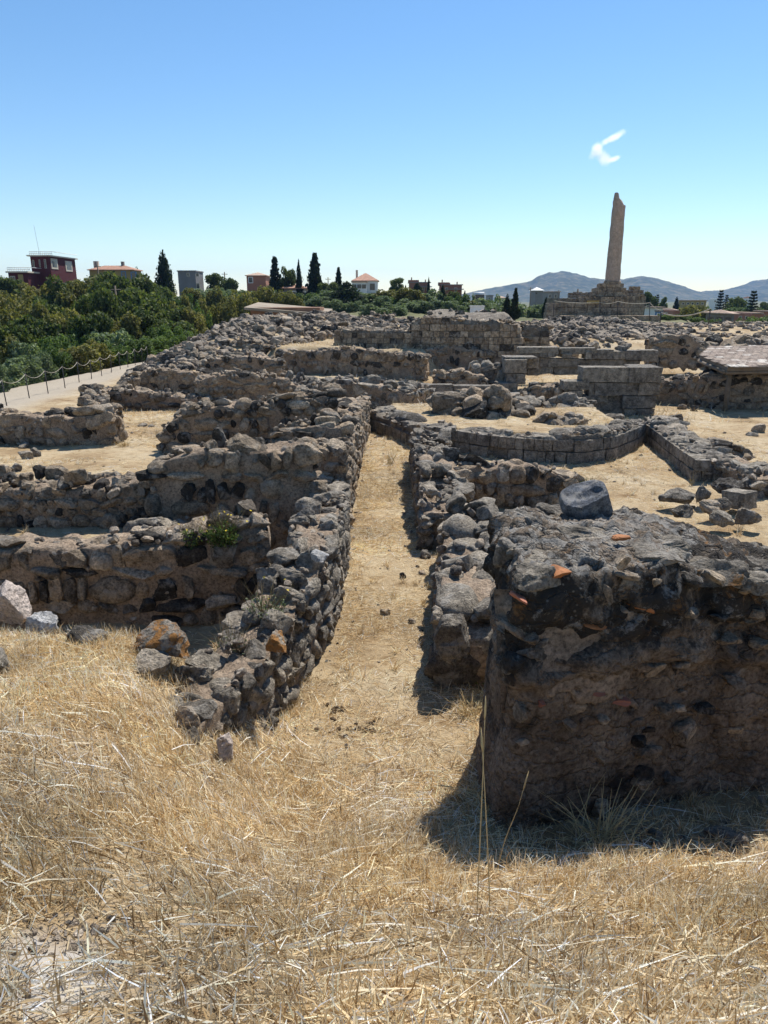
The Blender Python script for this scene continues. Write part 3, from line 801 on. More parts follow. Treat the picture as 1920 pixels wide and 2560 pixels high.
# explicit blocks
def block(parent, px0, px1, y0, y1, D, depth, name='block', mat=None, yaw=0.0, r=rng):
    a = atd(px0, y0, D); b_ = atd(px1, y1, D)
    w, h = abs(b_[0] - a[0]), abs(a[2] - b_[2])
    o = put((BLOCKS[r.randrange(len(BLOCKS))], ((a[0] + b_[0]) / 2, D + depth / 2, (a[2] + b_[2]) / 2), (0, 0, yaw), (w * 0.985, depth, h * 0.985), mat), parent, name)
    return o
def ashlar_thing(label, D, blocks, depth=0.55, name='ashlar_wall', cat='wall', mat=None):
    p = atd((blocks[0][0] + blocks[-1][1]) / 2, 1000, D)
    root = thing(name, label, cat, (p[0], D + depth / 2, g1(p[0], D)))
    for q in blocks:
        block(root, q[0], q[1], q[2], q[3], D + (q[4] if len(q) > 4 else 0), q[5] if len(q) > 5 else depth, mat=mat)
    return root
wa = ashlar_thing('high ashlar wall of long squared limestone blocks with deep shadowed joints', 19.2,
  [(1456, 1573, 918, 957), (1573, 1656, 918, 958, -0.05), (1410, 1441, 953, 976), (1441, 1473, 953, 976), (1474, 1486, 957, 990, 0.1), (1486, 1597, 957, 990, 0.04), (1597, 1650, 957, 990),
   (1419, 1457, 976, 1006), (1457, 1494, 990, 1006, 0.06), (1494, 1520, 990, 1006, 0.1), (1520, 1557, 988, 1016, 0.25), (1557, 1640, 990, 1022), (1562, 1592, 1022, 1043, 0.06), (1593, 1637, 1022, 1043), (1457, 1560, 1004, 1043, 0.2), (1395, 1457, 1004, 1043, 0.15)])
block(wa, 1584, 1652, 917, 945, 19.85, 0.9)
ashlar_thing('long ashlar wall behind, with a smooth capping course and upright stones', 26.5,
  [(1296, 1400, 868, 884), (1400, 1495, 870, 886), (1495, 1534, 874, 899, -0.02), (1534, 1565, 878, 899), (1565, 1604, 876, 901, -0.04), (1604, 1646, 875, 905), (1300, 1350, 884, 898, 0.05), (1350, 1368, 882, 894), (1369, 1386, 882, 894),
   (1350, 1370, 894, 918, 0.1), (1370, 1450, 896, 918, 0.08), (1450, 1500, 898, 920, 0.1), (1500, 1562, 899, 920, 0.08), (1562, 1600, 901, 922, 0.1), (1350, 1384, 917, 935, 0.15), (1384, 1460, 917, 938, 0.2), (1460, 1560, 919, 938, 0.2), (1560, 1646, 920, 938, 0.2),
   (1408, 1432, 884, 895, -0.1), (1465, 1480, 880, 898, -0.1), (1482, 1494, 882, 898), (1556, 1568, 866, 880, 0.1)], depth=0.6)
ashlar_thing('square stone pier with a smooth top left of the high ashlar wall', 24.0,
  [(1262, 1318, 899, 934), (1266, 1292, 934, 948, 0.05), (1292, 1314, 934, 952, 0.03), (1318, 1348, 895, 922, 0.5), (1262, 1346, 893, 899, 0.25, 0.9), (1320, 1346, 922, 940, 0.6), (1264, 1316, 946, 962, 0.02)], depth=0.8, name='stone_pier', cat='pier')
ashlar_thing('long low smooth slab lying across the ruins', 22.3, [(1043, 1132, 961, 1000), (1132, 1234, 964, 998)], depth=0.45, name='stone_slab', cat='slab')
ashlar_thing('thin flat slab to the right of the squared boulder', 21.5, [(1236, 1315, 985, 1000)], depth=0.5, name='stone_slab', cat='slab')

# ---------------------------------------------------------------- massive crusted block, right foreground
def hit(px, py):
    d = ray(px, py)
    Ds = np.concatenate([np.arange(0.6, 12, 0.02), np.arange(12, 90, 0.2), np.arange(90, 900, 2)])
    zz = H + d[2] / d[1] * Ds
    gz = gi(d[0] / d[1] * Ds, Ds)
    k = np.argmax(zz < gz)
    D = Ds[k] if (zz < gz).any() else 200.0
    return (d[0] / d[1] * D, D, g1(d[0] / d[1] * D, D))
def rounded_box(nx, ny, nz):
    ids = {}; V = []; F = []
    def vid(i, j, k):
        if (i, j, k) not in ids:
            ids[(i, j, k)] = len(V); V.append((i / nx, j / ny, k / nz))
        return ids[(i, j, k)]
    for i in range(nx):
        for k in range(nz):
            F.append([vid(i, 0, k), vid(i + 1, 0, k), vid(i + 1, 0, k + 1), vid(i, 0, k + 1)])
            F.append([vid(i, ny, k), vid(i, ny, k + 1), vid(i + 1, ny, k + 1), vid(i + 1, ny, k)])
    for j in range(ny):
        for k in range(nz):
            F.append([vid(0, j, k), vid(0, j, k + 1), vid(0, j + 1, k + 1), vid(0, j + 1, k)])
            F.append([vid(nx, j, k), vid(nx, j + 1, k), vid(nx, j + 1, k + 1), vid(nx, j, k + 1)])
    for i in range(nx):
        for j in range(ny):
            F.append([vid(i, j, nz), vid(i + 1, j, nz), vid(i + 1, j + 1, nz), vid(i, j + 1, nz)])
            F.append([vid(i, j, 0), vid(i, j + 1, 0), vid(i + 1, j + 1, 0), vid(i + 1, j, 0)])
    return np.array(V), np.array(F)
MV, MF = rounded_box(170, 58, 92)
A, B_ = np.array([0.70, 3.44]), np.array([3.94, 4.54])          # foot of the front face
u = (B_ - A) / np.linalg.norm(B_ - A); v = np.array([0.06, 1.0]); nf = np.array([-u[1], u[0]])          # depth direction, inward normal of the face
LEN, DEP, HT = np.linalg.norm(B_ - A), 0.98, 1.81
half = np.array([LEN, DEP, HT]) / 2
P = (MV - 0.5) * 2 * half
rad = 0.09
q = np.clip(P, -(half - rad), half - rad)
dr = P - q
ln = np.linalg.norm(dr, axis=1, keepdims=True); ln[ln == 0] = 1
dr = dr / ln
P = q + dr * rad
PW = np.zeros_like(P)
lx, ly, lz = P[:, 0] + half[0], P[:, 1] + half[1], P[:, 2] + half[2]
batter = 0.10 * (1 - lz / HT)                                   # foot spreads a little
PW[:, 0] = A[0] + u[0] * lx + v[0] * ly
PW[:, 1] = A[1] + u[1] * lx + v[1] * ly
mfac = lambda l_: 1 - 0.17 * np.clip(np.asarray(l_, float) - 0.9, 0, 1.9)      # the block is broken lower towards the right
PW[:, 2] = -0.15 + lz * mfac(lx)
DW = np.stack([u[0] * dr[:, 0] + v[0] * dr[:, 1], u[1] * dr[:, 0] + v[1] * dr[:, 1], dr[:, 2]], 1)
upper = sst(0.95, 1.25, lz)
n_ = fbm(PW, 1.6, 2, 41) * 0.055 + fbm(PW, 5.5, 4, 42, .6) * (0.014 + 0.022 * upper) + np.minimum(fbm(PW, 8.0, 3, 43, .6) + .25, 0) * (0.03 + 0.045 * upper) + np.maximum(fbm(PW, 13, 2, 45) - .25, 0) * (.015 + .03 * upper) + fbm(PW, 30, 2, 44) * 0.008
ledge = 0.05 * sst(1.12, 1.22, lz) - 0.05 * sst(1.28, 1.34, lz) * (1 - sst(1.45, 1.55, lz))
PW = PW + DW * (n_ + batter + ledge * np.abs(DW[:, 2:3])[:, 0] * 0 + ledge * (1 - np.abs(dr[:, 2])))[:, None]
PW[:, 2] += np.where(dr[:, 2] > 0.5, fbm(PW, 2.6, 4, 47, .6) * 0.035 - 0.05 * (lx / LEN), 0)
mb = (1.6, 4.4, 0.0)
massif = thing('masonry_block', 'massive dark crusted masonry block filling the right foreground', 'masonry', mb)
o = bpy.data.objects.new('mortar_core', mesh_np('mortar_core', PW - np.array(mb), MF, M_MASSIF, smooth=True)); COL.objects.link(o); o.parent = massif
def on_front(px, py, out=0.0):                 # point on the block's front plane along a sight line
    d = ray(px, py)
    t = (A[0] * nf[0] + A[1] * nf[1] - out) / (d[0] * nf[0] + d[1] * nf[1])
    return (d[0] * t, d[1] * t, H + d[2] * t)
yawF = math.atan2(u[1], u[0])
# patch of old render low on the face
gx, gz = 70, 46
pv = []
for j in range(gz + 1):
    for i in range(gx + 1):
        px = 1268 + (1650 - 1268) * i / gx; py = 1500 + (1800 - 1500) * j / gz
        e = min(i / gx, 1 - i / gx, j / gz, 1 - j / gz)
        pv.append(on_front(px, py) + (e,))
pv = np.array(pv)
msk = sst(0.0, 0.34, pv[:, 3]) * 1.5 + fbm(pv[:, :3], 4.5, 5, 51, .6) * 0.9 - 0.75
off = np.clip(msk * 0.5, -0.12, 0.022) + fbm(pv[:, :3], 6, 3, 52) * 0.01
off += 0.10 * (1 - (pv[:, 2] + 0.15) / HT) + fbm(pv[:, :3], 1.5, 2, 41) * 0.06
pv[:, 0] -= nf[0] * off; pv[:, 1] -= nf[1] * off
ii = np.arange((gx + 1) * (gz + 1)).reshape(gz + 1, gx + 1)
pf = np.stack([ii[:-1, :-1].ravel(), ii[1:, :-1].ravel(), ii[1:, 1:].ravel(), ii[:-1, 1:].ravel()], 1)
o = bpy.data.objects.new('plaster', mesh_np('plaster', pv[:, :3] - np.array(mb), pf, M_PLASTER, smooth=True)); COL.objects.link(o); o.parent = massif
# stones on the top and in the face
for k, (px, py, w, d, h, yaw, mt) in enumerate([
    (1490, 1362, 0.50, 0.34, 0.17, 0.25, M_STONE_LICHEN), (1330, 1330, 0.34, 0.36, 0.26, 0.9, M_STONE_LICHEN), (1285, 1392, 0.22, 0.24, 0.20, 0.3, M_STONE_LICHEN),
    (1345, 1455, 0.26, 0.2, 0.16, 0.2, M_STONE_LICHEN), (1665, 1378, 0.34, 0.30, 0.16, 0.1, M_STONE_GREY), (1800, 1400, 0.42, 0.30, 0.18, 0.35, M_STONE_LICHEN), (1900, 1395, 0.4, 0.3, 0.16, 0.1, M_STONE_GREY),
    (1610, 1325, 0.36, 0.26, 0.12, 0.5, M_STONE_GREY), (1740, 1335, 0.42, 0.25, 0.12, 0.2, M_STONE_GREY), (1865, 1345, 0.40, 0.25, 0.12, 0.0, M_STONE_GREY), (1380, 1288, 0.30, 0.24, 0.16, 0.4, M_STONE_LICHEN),
    (1580, 1283, 0.30, 0.22, 0.10, 0.2, M_STONE_LICHEN), (1480, 1312, 0.40, 0.25, 0.10, 0.2, M_STONE_GREY), (1290, 1320, 0.2, 0.22, 0.22, 0.4, M_STONE_LICHEN), (1700, 1300, 0.3, 0.2, 0.1, 0.6, M_STONE_GREY)]):
    p = at(px, py, 1.60)
    put((HIRES[k % 8], (p[0], p[1] + d * 0.3, -0.15 + HT * float(mfac((p[0] - A[0]) / u[0])) - 0.07 + h * 0.02), (rng.gauss(0, .07), rng.gauss(0, .07), yaw), (w, d, h), mt), massif)
for k, (px, py, w, h, tilt, mt) in enumerate([(1392, 1428, 0.13, 0.040, 0.1, M_TERRACOTTA), (1478, 1550, 0.19, 0.05, 0.25, M_TERRACOTTA), (1592, 1516, 0.17, 0.055, 0.12, M_TERRACOTTA), 
    (1480, 1720, 0.16, 0.03, 0.1, M_BRICKRED), (1540, 1745, 0.12, 0.03, 0.0, M_BRICKRED), (1345, 1750, 0.05, 0.06, 0, M_BRICKRED), (1300, 1495, 0.06, 0.03, 0.3, M_BRICKRED)]):
    p = on_front(px, py, 0.02 if k else -0.03)
    put((ROCKS[k * 2], p, (0, tilt, yawF), (w, 0.16, h), mt), massif, 'tile_shard')
for k, (px, py, w, h) in enumerate([(1552, 1405, .07, .09), (1565, 1438, .14, .05), (1515, 1480, .05, .08), (1730, 1450, .12, .08), (1790, 1445, .16, .06), (1870, 1470, .18, .07), (1800, 1540, .13, .06), (1885, 1535, .1, .07), (1640, 1455, .05, .05), (1720, 1530, .08, .07),
    (1840, 1700, .12, .06), (1700, 1660, .1, .05), (1760, 1770, .1, .05), (1900, 1610, .1, .08), (1330, 1600, .08, .06), (1300, 1780, .06, .08), (1420, 1810, .06, .06), (1660, 1770, .09, .05), (1600, 1850, .1, .07), (1500, 1790, .07, .05), (1820, 1600, .14, .07), (1280, 1660, .1, .13)]):
    p = on_front(px, py, 0.06)
    put((ROCKS[(k * 3) % 28], p, (rng.gauss(0, .2), rng.gauss(0, .25), yawF + rng.gauss(0, .2)), (w, 0.12, h), M_STONE_TAN if k % 3 else M_STONE), massif)

for k in range(76):                                      # rough stones bedded in the top and the upper face
    if k < 60:
        lx_, ly_ = rng.uniform(.08, LEN - .6), rng.uniform(.06, DEP - .06)
        x_, y_ = A[0] + u[0] * lx_ + v[0] * ly_, A[1] + u[1] * lx_ + v[1] * ly_
        z_ = -0.15 + HT * float(mfac(lx_)) - 0.05 * (lx_ / LEN) - 0.04; s_ = rng.uniform(.12, .32)
        tr_ = (HIRES[k % 8], (x_, y_, z_), (rng.gauss(0, .1), rng.gauss(0, .1), rng.uniform(0, 6)), (s_ * 1.3, s_, s_ * .34), M_STONE_LICHEN if k % 3 else M_STONE_GREY)
    else:
        lx_ = rng.uniform(.02, LEN - .7); z_ = rng.uniform(1.15, 1.62) * float(mfac(lx_)); s_ = rng.uniform(.08, .20)
        tr_ = (HIRES[k % 8], (A[0] + u[0] * lx_ + nf[0] * s_ * .18, A[1] + u[1] * lx_ + nf[1] * s_ * .18, z_), (rng.gauss(0, .25), rng.gauss(0, .25), yawF + rng.gauss(0, .2)), (s_ * 1.4, s_ * .9, s_ * .7), M_STONE_LICHEN)
    put(tr_, massif)
for k in range(55):                                      # small rubble showing in the lower face
    lx_ = rng.uniform(.02, LEN - .7); z_ = rng.uniform(.1, 1.3); s_ = rng.uniform(.03, .10)
    put((ROCKS[k % 32], (A[0] + u[0] * lx_ - nf[0] * (.10 * (1 - z_ / HT) - .028), A[1] + u[1] * lx_ - nf[1] * (.10 * (1 - z_ / HT) - .028), z_), (rng.gauss(0, .25), rng.gauss(0, .3), yawF + rng.gauss(0, .2)), (s_ * 1.6, s_, s_ * .8), M_STONE_TAN), massif)
for k in range(8):                                       # left flank
    ly_ = rng.uniform(.05, DEP); z_ = rng.uniform(.2, 1.6); s_ = rng.uniform(.08, .2)
    put((HIRES[k % 8], (A[0] + v[0] * ly_ + s_ * .12, A[1] + v[1] * ly_, z_), (rng.gauss(0, .3), rng.gauss(0, .3), rng.uniform(0, 6)), (s_, s_ * 1.2, s_ * .8), M_STONE_LICHEN), massif)
# broken stone mortar lying on the block
bm_ = bmesh.new(); bmesh.ops.create_icosphere(bm_, subdivisions=5, radius=1.0)
bv = np.array([q_.co[:] for q_ in bm_.verts]); bf = np.array([[q_.index for q_ in f_.verts] for f_ in bm_.faces]); bm_.free()
bv = np.sign(bv) * np.abs(bv) ** 0.62
for nrm_, of_ in (((-0.25, -0.35, 0.9), 0.62), ((0.95, -0.2, 0.1), 0.86), ((0.1, -0.97, -0.1), 0.85), ((-0.6, 0.1, -0.75), 0.95), ((-.8, -.5, -.1), .95)):
    nn = np.array(nrm_) / np.linalg.norm(nrm_); dd = bv @ nn
    bv = np.where((dd > of_)[:, None], bv - nn * (dd - of_)[:, None] * .97, bv)
for t_ in np.linspace(0, 1, 9):                       # worn hollow
    sc_c = np.array([-0.95 + 1.15 * t_, -0.75 + 0.35 * t_, 0.95 - 0.1 * t_]); rr_ = 0.60 - 0.18 * t_
    dv = bv - sc_c; dl = np.linalg.norm(dv, axis=1, keepdims=True)
    bv = np.where(dl < rr_, sc_c + dv / np.maximum(dl, 1e-6) * rr_, bv)
bv = bv * np.array([0.165, 0.13, 0.115])
bv = bv + np.stack([fbm(bv, 14, 3, s) for s in (1, 2, 3)], 1) * 0.005
bp = at(1468, 1300, 1.62)
o = obj('stone_mortar', mesh_np('stone_mortar', bv, bf, M_BASALT, smooth=True, sharp=35), None, (bp[0], bp[1] + 0.04, 1.735), (R(4), R(-12), R(8)))
tag(o, 'broken dark basalt mortar lying on top of the crusted block', 'mortar')
o = put((ROCKS[7], at(1552, 1345, 1.70), (0.1, 0.05, 0.3), (0.115, 0.06, 0.035), M_TERRACOTTA), None, 'tile_shard')
tag(o, 'flat orange tile shard lying on the crusted block', 'tile shard')

# ---------------------------------------------------------------- loose stones
def rock(label, x0, x1, y0, y1, me=None, mat=None, z=None, rot=None, cat='stone', group=None, sink=0.30, name='loose_stone', dk=0.8):
    pm = (x0 + x1) / 2
    p = hit(pm, y1 - 0.15 * (y1 - y0)) if z is None else at(pm, y1 - 0.15 * (y1 - y0), z)
    d = ray(pm, y1)
    t = p[1] / d[1]
    w = (x1 - x0) / FPX * t; h = (y1 - y0) / FPX * t * 0.92
    me = me or ROCKS[rng.randrange(len(ROCKS))]
    o = put((me, (p[0], p[1] + w * 0.15, p[2] + h * (0.5 - sink)), rot or (rng.gauss(0, .1), rng.gauss(0, .1), rng.uniform(0, 6.3)), (w, w * dk, h), mat), None, name)
    return tag(o, label, cat, group)
M_PINKSTONE = stone_material('pale_pink_stone', [(0, (0.58, 0.48, 0.41)), (1, (0.62, 0.53, 0.46))], dust=0.2, mottle=(0.8, 1.15))
M_WHITESTONE = stone_material('pale_grey_stone', [(0, (0.46, 0.45, 0.44)), (1, (0.54, 0.52, 0.49))], dust=0.3, mottle=(0.75, 1.15))
M_ORANGE = stone_material('orange_lichen_stone', STOPS_GREY, lichen=0.95, dust=0.3, scale=1.4, orange=0.13)
nt = M_ORANGE.node_tree
rock('large pale pinkish boulder at the left edge', -40, 82, 1455, 1576, HIRES[0], M_PINKSTONE, z=0.74, sink=.1)
rock('bluish white boulder beside the pale pinkish boulder', 68, 143, 1530, 1598, HIRES[1], M_WHITESTONE, z=0.74, sink=.1)
rock('flat grey stone between the white boulder and the orange lichened one', 160, 268, 1562, 1636, HIRES[2], M_STONE_GREY, z=0.74, sink=0.15)
rock('big boulder crusted with orange lichen at the end of the bank', 345, 482, 1565, 1655, HIRES[3], M_ORANGE, z=0.72, sink=0.08)
rock('smooth round grey cobble leaning on the orange lichened boulder', 335, 380, 1606, 1634, ROUND[0], M_STONE_GREY)
rock('grey half buried stone in front of the orange lichened boulder', 318, 428, 1632, 1700, HIRES[4], M_STONE_GREY, sink=0.12)
rock('grey stone in the straw cut by the left edge', -36, 33, 1618, 1700, HIRES[5], M_STONE_GREY, sink=0.1)
rock('slanting dark grey slab at the near end of the corridor wall', 556, 652, 1692, 1810, HIRES[6], M_STONE_GREY, sink=0.1, rot=(0.3, 0.6, 0.7))
rock('pale angular stone tilted in the straw below the slanting slab', 432, 500, 1768, 1846, HIRES[7], M_STONE_TAN, sink=.1)
rock('pinkish upright stone standing in the straw', 532, 590, 1832, 1924, HIRES[0], M_PINKSTONE, sink=.1, rot=(0.1, 0.1, 1.0))
rock('small white stone above the tilted pale stone', 497, 533, 1745, 1780, None, M_WHITESTONE)
rock('small dark stone wedged under the tilted pale stone', 455, 500, 1815, 1870, None, M_STONE_GREY)
rock('pale pebble by the slanting slab', 528, 556, 1715, 1745, None, M_WHITESTONE)
rock('tan stone lying at the foot of the cobbled wall end', 1045, 1079, 1374, 1400, None, M_STONE_TAN)
rock('small brown stone in the middle of the corridor', 1000, 1016, 1426, 1448, None, M_STONE_TAN)
rock('pale pebble low in the corridor', 951, 977, 1518, 1540, None, M_STONE_TAN)
rock('flat slab in the shade of the crusted block', 1766, 1870, 2075, 2120, None, M_STONE_GREY, dk=0.6)
rock('squared grey boulder between the long slab and the pier', 1238, 1288, 948, 988, BLOCKS[2], M_ASHLAR, rot=(0.05, 0.04, 0.5))
rock('pale white flat stone on the corridor wall', 772, 824, 1376, 1402, None, M_WHITESTONE, z=0.97)
rock('lichened stone on the low near end of the corridor wall', 655, 722, 1570, 1632, HIRES[3], M_ORANGE, z=0.72)
for lab, a in {'largest pale stone of the heap beside the left edge': (45, 80, 1120, 1152), 'flat capping stone of the pale stones by the left edge': (38, 74, 1108, 1124), 'narrow stone behind the pale stones by the left edge': (76, 104, 1114, 1150),
               'bluish cobble at the left edge above the tumbled wall': (24, 52, 1152, 1184), 'rounded grey cobble next to the bluish one': (8, 36, 1160, 1192)}.items():
    rock(lab, *a, None, M_STONE_GREY)
rock('low grey stone lying alone on the sandy floor', 342, 368, 1057, 1068, ROUND[2], M_STONE_GREY)
rock('flatter stone beside the lone one on the sandy floor', 368, 388, 1060, 1068, ROUND[3], M_STONE_GREY)
rock('pale boulder at the corner of the sandy floor', 430, 478, 1016, 1048, HIRES[2], M_STONE_TAN)
# stones lying behind the crusted block
for k, (lab, a, me, mt) in enumerate([
    ('rounded brown boulder behind the crusted block', (1786, 1858, 1188, 1238), HIRES[1], M_STONE), ('hollowed grey stone left of the rounded brown boulder', (1736, 1784, 1205, 1252), HIRES[2], M_STONE_GREY),
    ('pale prism shaped block with a sharp edge behind the crusted block', (1818, 1884, 1218, 1266), BLOCKS[3], M_ASHLAR), ('dark boulder under the prism shaped block', (1840, 1902, 1262, 1312), HIRES[3], M_STONE),
    ('wide flat grey stone behind the crusted block', (1650, 1745, 1218, 1258), HIRES[4], M_STONE_GREY), ('low grey stone nearest the top of the crusted block', (1672, 1738, 1254, 1292), HIRES[5], M_STONE_GREY),
    ('small brown stone between the grey ones behind the block', (1752, 1808, 1245, 1282), None, M_STONE_TAN), ('dark stone beside the prism shaped block', (1786, 1832, 1236, 1276), None, M_STONE_GREY), ('flat grey slab left of the brown stone behind the block', (1775, 1842, 1275, 1312), HIRES[6], M_STONE_GREY)]):
    rock(lab, *a, me, mt, z=0.15)
for k, (lab, a) in enumerate([('dark cobble on the end of the eroded block wall', (1632, 1658, 1036, 1058)), ('large split boulder on the end of the eroded block wall', (1664, 1708, 1032, 1064)), ('slab stone under the split boulder', (1632, 1690, 1056, 1088)), ('brown stone at the corner of the eroded block wall', (1684, 1720, 1060, 1090)),
                              ('small pale stone on the sand before the shelter', (1694, 1718, 1010, 1028)), ('two toned stone beside the small pale one before the shelter', (1728, 1748, 1010, 1032)), ('dark upright stone at the right edge of the sandy court', (1880, 1912, 1052, 1084)), ('flat stone beside the dark upright one at the right edge', (1866, 1896, 1082, 1096)),
                              ('cobble below the shelter wall', (1815, 1836, 1010, 1028))]):
    rock(lab, *a, None, M_STONE_GREY if k % 2 else M_STONE)

# ---------------------------------------------------------------- heaps of rubble
def heap(label, px, D, rx, ry, h, n, size, seed, indiv=0, z0=None, core_mat=None, name='rubble_heap', mat=None, spread=1.0, core=True, cat='rubble', flat=0.0, small_mat=None):
    x0 = atd(px, 900, D)[0]
    base = (x0, D, g1(x0, D))
    root = thing(name, label, cat, base)
    r = random.Random(seed)
    gz = lambda x, y: g1(x, y) if z0 is None else z0
    def hh(x, y):
        q = math.hypot((x - x0) / rx, (y - D) / ry)
        e = max(0.0, 1 - q * q)
        return gz(x, y) - 0.03 + h * (min(e * (1 + flat * 2), 1.0) if flat else e) * (1 + 0.15 * math.sin(x * 0.9 + seed) * math.cos(y * 0.7 + seed))
    if core:
        gx = 26; V = []
        for j in range(gx + 1):
            for i in range(gx + 1):
                x = x0 - rx * 1.05 + 2.1 * rx * i / gx; y = D - ry * 1.05 + 2.1 * ry * j / gx
                V.append((x, y, hh(x, y) - (0.06 if math.hypot((x - x0) / rx, (y - D) / ry) > 0.97 else 0)))
        V = np.array(V); V[:, 2] += fbm(V, 1.2, 3, seed) * 0.06 * min(1, h)
        ii = np.arange((gx + 1) ** 2).reshape(gx + 1, gx + 1)
        F = np.stack([ii[:-1, :-1].ravel(), ii[:-1, 1:].ravel(), ii[1:, 1:].ravel(), ii[1:, :-1].ravel()], 1)
        co = bpy.data.objects.new('earth', mesh_np('earth', V - np.array(base), F, core_mat or M_GROUND, smooth=True)); COL.objects.link(co); co.parent = root
    trs = []
    for k in range(n):
        a, q = r.uniform(0, 6.283), math.sqrt(r.random()) * spread
        x, y = x0 + rx * q * math.cos(a), D + ry * q * math.sin(a)
        s = size * min(max(r.lognormvariate(0, 0.45), 0.45), 2.6)
        trs.append((ROCKS[r.randrange(28)], (x, y, hh(x, y) + s * 0.12), (r.gauss(0, .3), r.gauss(0, .3), r.uniform(0, 6.3)), (s * r.uniform(.9, 1.5), s * r.uniform(.8, 1.2), s * r.uniform(.6, 1.0)), mat))
    if trs: emit(trs, root, base, indiv, small_mat or M_STONE_FAR, indiv > 0)
    return root
heap('rubble slope running down to the rope fence', 520, 31.5, 3.4, 5.0, 0.85, 1700, 0.20, 1, indiv=60)
heap('heap of grey boulders below the shed roof', 640, 35.5, 3.4, 4.5, 1.0, 1000, 0.24, 2, indiv=80)
heap('rubble spilling towards the tan corner wall', 430, 27.5, 1.8, 3.2, 0.55, 260, 0.22, 3, indiv=30)
heap('ridge of tumbled stones behind the straw terrace', 790, 38.5, 4.2, 4.0, 1.0, 1000, 0.21, 4, indiv=60)
heap('broken rubble crest left of the bare mound', 950, 37.5, 3.2, 3.5, 0.95, 900, 0.2, 5, indiv=60)
heap('bare earth mound with loose stones above the great wall', 1165, 33.8, 2.8, 3.0, 1.38, 40, 0.16, 6, flat=0.3, core_mat=M_MORTAR_GREY, cat='mound', name='earth_mound')
heap('wide rubble field in front of the temple podium', 1480, 47, 5.2, 9.0, 0.7, 1700, 0.20, 7, indiv=60, core_mat=M_MORTAR_GREY)
heap('rubble strip right of the temple podium with dry grass', 1800, 46, 6.5, 8.0, 0.4, 420, 0.20, 8, indiv=40)
heap('rubble below the temple steps behind the ashlar wall', 1420, 34.5, 2.6, 3.0, 0.35, 420, 0.2, 9, indiv=40)
heap('stones behind the boulder wall near the shelter', 1850, 32, 3.6, 2.0, 0.35, 160, 0.32, 10, indiv=40)
heap('largest lump of tumbled stones on the straw platform', 1215, 16.9, 1.0, 0.75, 0.42, 46, 0.27, 11, indiv=46, mat=M_STONE, core_mat=M_MORTAR_GREY)
heap('small lump of tan stones alone on the straw platform', 1412, 15.6, 0.42, 0.28, 0.2, 12, 0.2, 12, indiv=12, mat=M_STONE_TAN, core_mat=M_MORTAR_GREY)
heap('line of stones at the back of the straw platform', 1440, 18.2, 1.5, 0.3, 0.12, 30, 0.24, 13, indiv=30, mat=M_STONE_GREY, core_mat=M_MORTAR_GREY)
heap('stones piled beside the pier', 1290, 21.0, 1.5, 0.5, 0.2, 30, 0.28, 14, indiv=30, mat=M_STONE, core_mat=M_MORTAR_GREY)
heap('stones tumbled at the foot of the low cross wall by the shrub', 385, 7.35, 0.42, 0.25, 0.16, 26, 0.15, 15, indiv=26, mat=M_STONE_GREY, core_mat=M_MORTAR)
wall('rubble_wall', 'dry stone infill left of the high ashlar wall', [wd(1310, 985, 19.6), wd(1340, 968, 19.6), wd(1412, 962, 19.6)], 0.6, c=0.21, seed=40, ends=(True, False), mat=M_STONE)
wall('rubble_wall', 'jumble of grey stones right of the terrace wall foot', [wd(1180, 925, 24.5), wd(1225, 912, 24.5), wd(1262, 920, 24.5)], 1.0, c=0.3, seed=41, ends=(True, True), mat=M_STONE_GREY, bigtop=0.3, rough=0.1)

e0 = hit(560, 1760)
heap('stones tumbled in the straw at the buried near end of the corridor wall', 560, e0[1] + .12, 0.30, 0.3, 0.08, 22, 0.07, 16, indiv=22, mat=M_STONE_GREY, core_mat=M_MORTAR)
heap('collapsed rubble sloping from the low tumbled wall at the left edge', 170, 8.75, 1.5, 0.38, 0.30, 130, 0.13, 17, indiv=130, mat=M_STONE_GREY, core_mat=M_MORTAR)
heap('collapsed rubble between the flowering shrub and the tall dark wall', 330, 8.2, 0.5, 0.4, 0.22, 50, 0.14, 18, indiv=50, mat=M_STONE, core_mat=M_MORTAR)
# low shed roof and the white box
sp = atd(715, 790, 42)
shed = thing('shed', 'low shed with a flat pale roof above the boulder heap', 'shed', (sp[0], 42, g1(sp[0], 42)))
def boxm(name, parent, x0, x1, y0, y1, z0, z1, mat, z1b=None):
    V = np.array([(x0, y0, z0), (x1, y0, z0), (x1, y1, z0), (x0, y1, z0), (x0, y0, z1), (x1, y0, z1), (x1, y1, z1 if z1b is None else z1b), (x0, y1, z1 if z1b is None else z1b)], float)
    F = [[0, 3, 2, 1], [4, 5, 6, 7], [0, 1, 5, 4], [1, 2, 6, 5], [2, 3, 7, 6], [3, 0, 4, 7]]
    pl = np.array(PLOC.get(parent.name, (0, 0, 0))) if parent is not None else np.zeros(3)
    o = bpy.data.objects.new(name, mesh_np(name, V - pl, F, mat)); COL.objects.link(o)
    if parent is not None: o.parent = parent
    return o
a = atd(626, 768, 42); b_ = atd(800, 785, 42)
M_ROOFMUD = plain('mud_roof', (0.27, 0.22, 0.16), scale=0.6)
M_REDEARTH = plain('red_earth_wall', (0.27, 0.15, 0.095), scale=0.6)
boxm('wall', shed, a[0], b_[0], 42, 45, 0.8, a[2] - 0.02, M_REDEARTH)
Vr = np.array([(a[0] - .3, 41.6, a[2]), (b_[0] + .4, 41.6, b_[2] + 0.02), (b_[0] + .4, 46.5, b_[2] + 0.22), (a[0] - .3, 46.5, a[2] + 0.25)])
Vr = np.concatenate([Vr, Vr - np.array([0, 0, 0.14])])
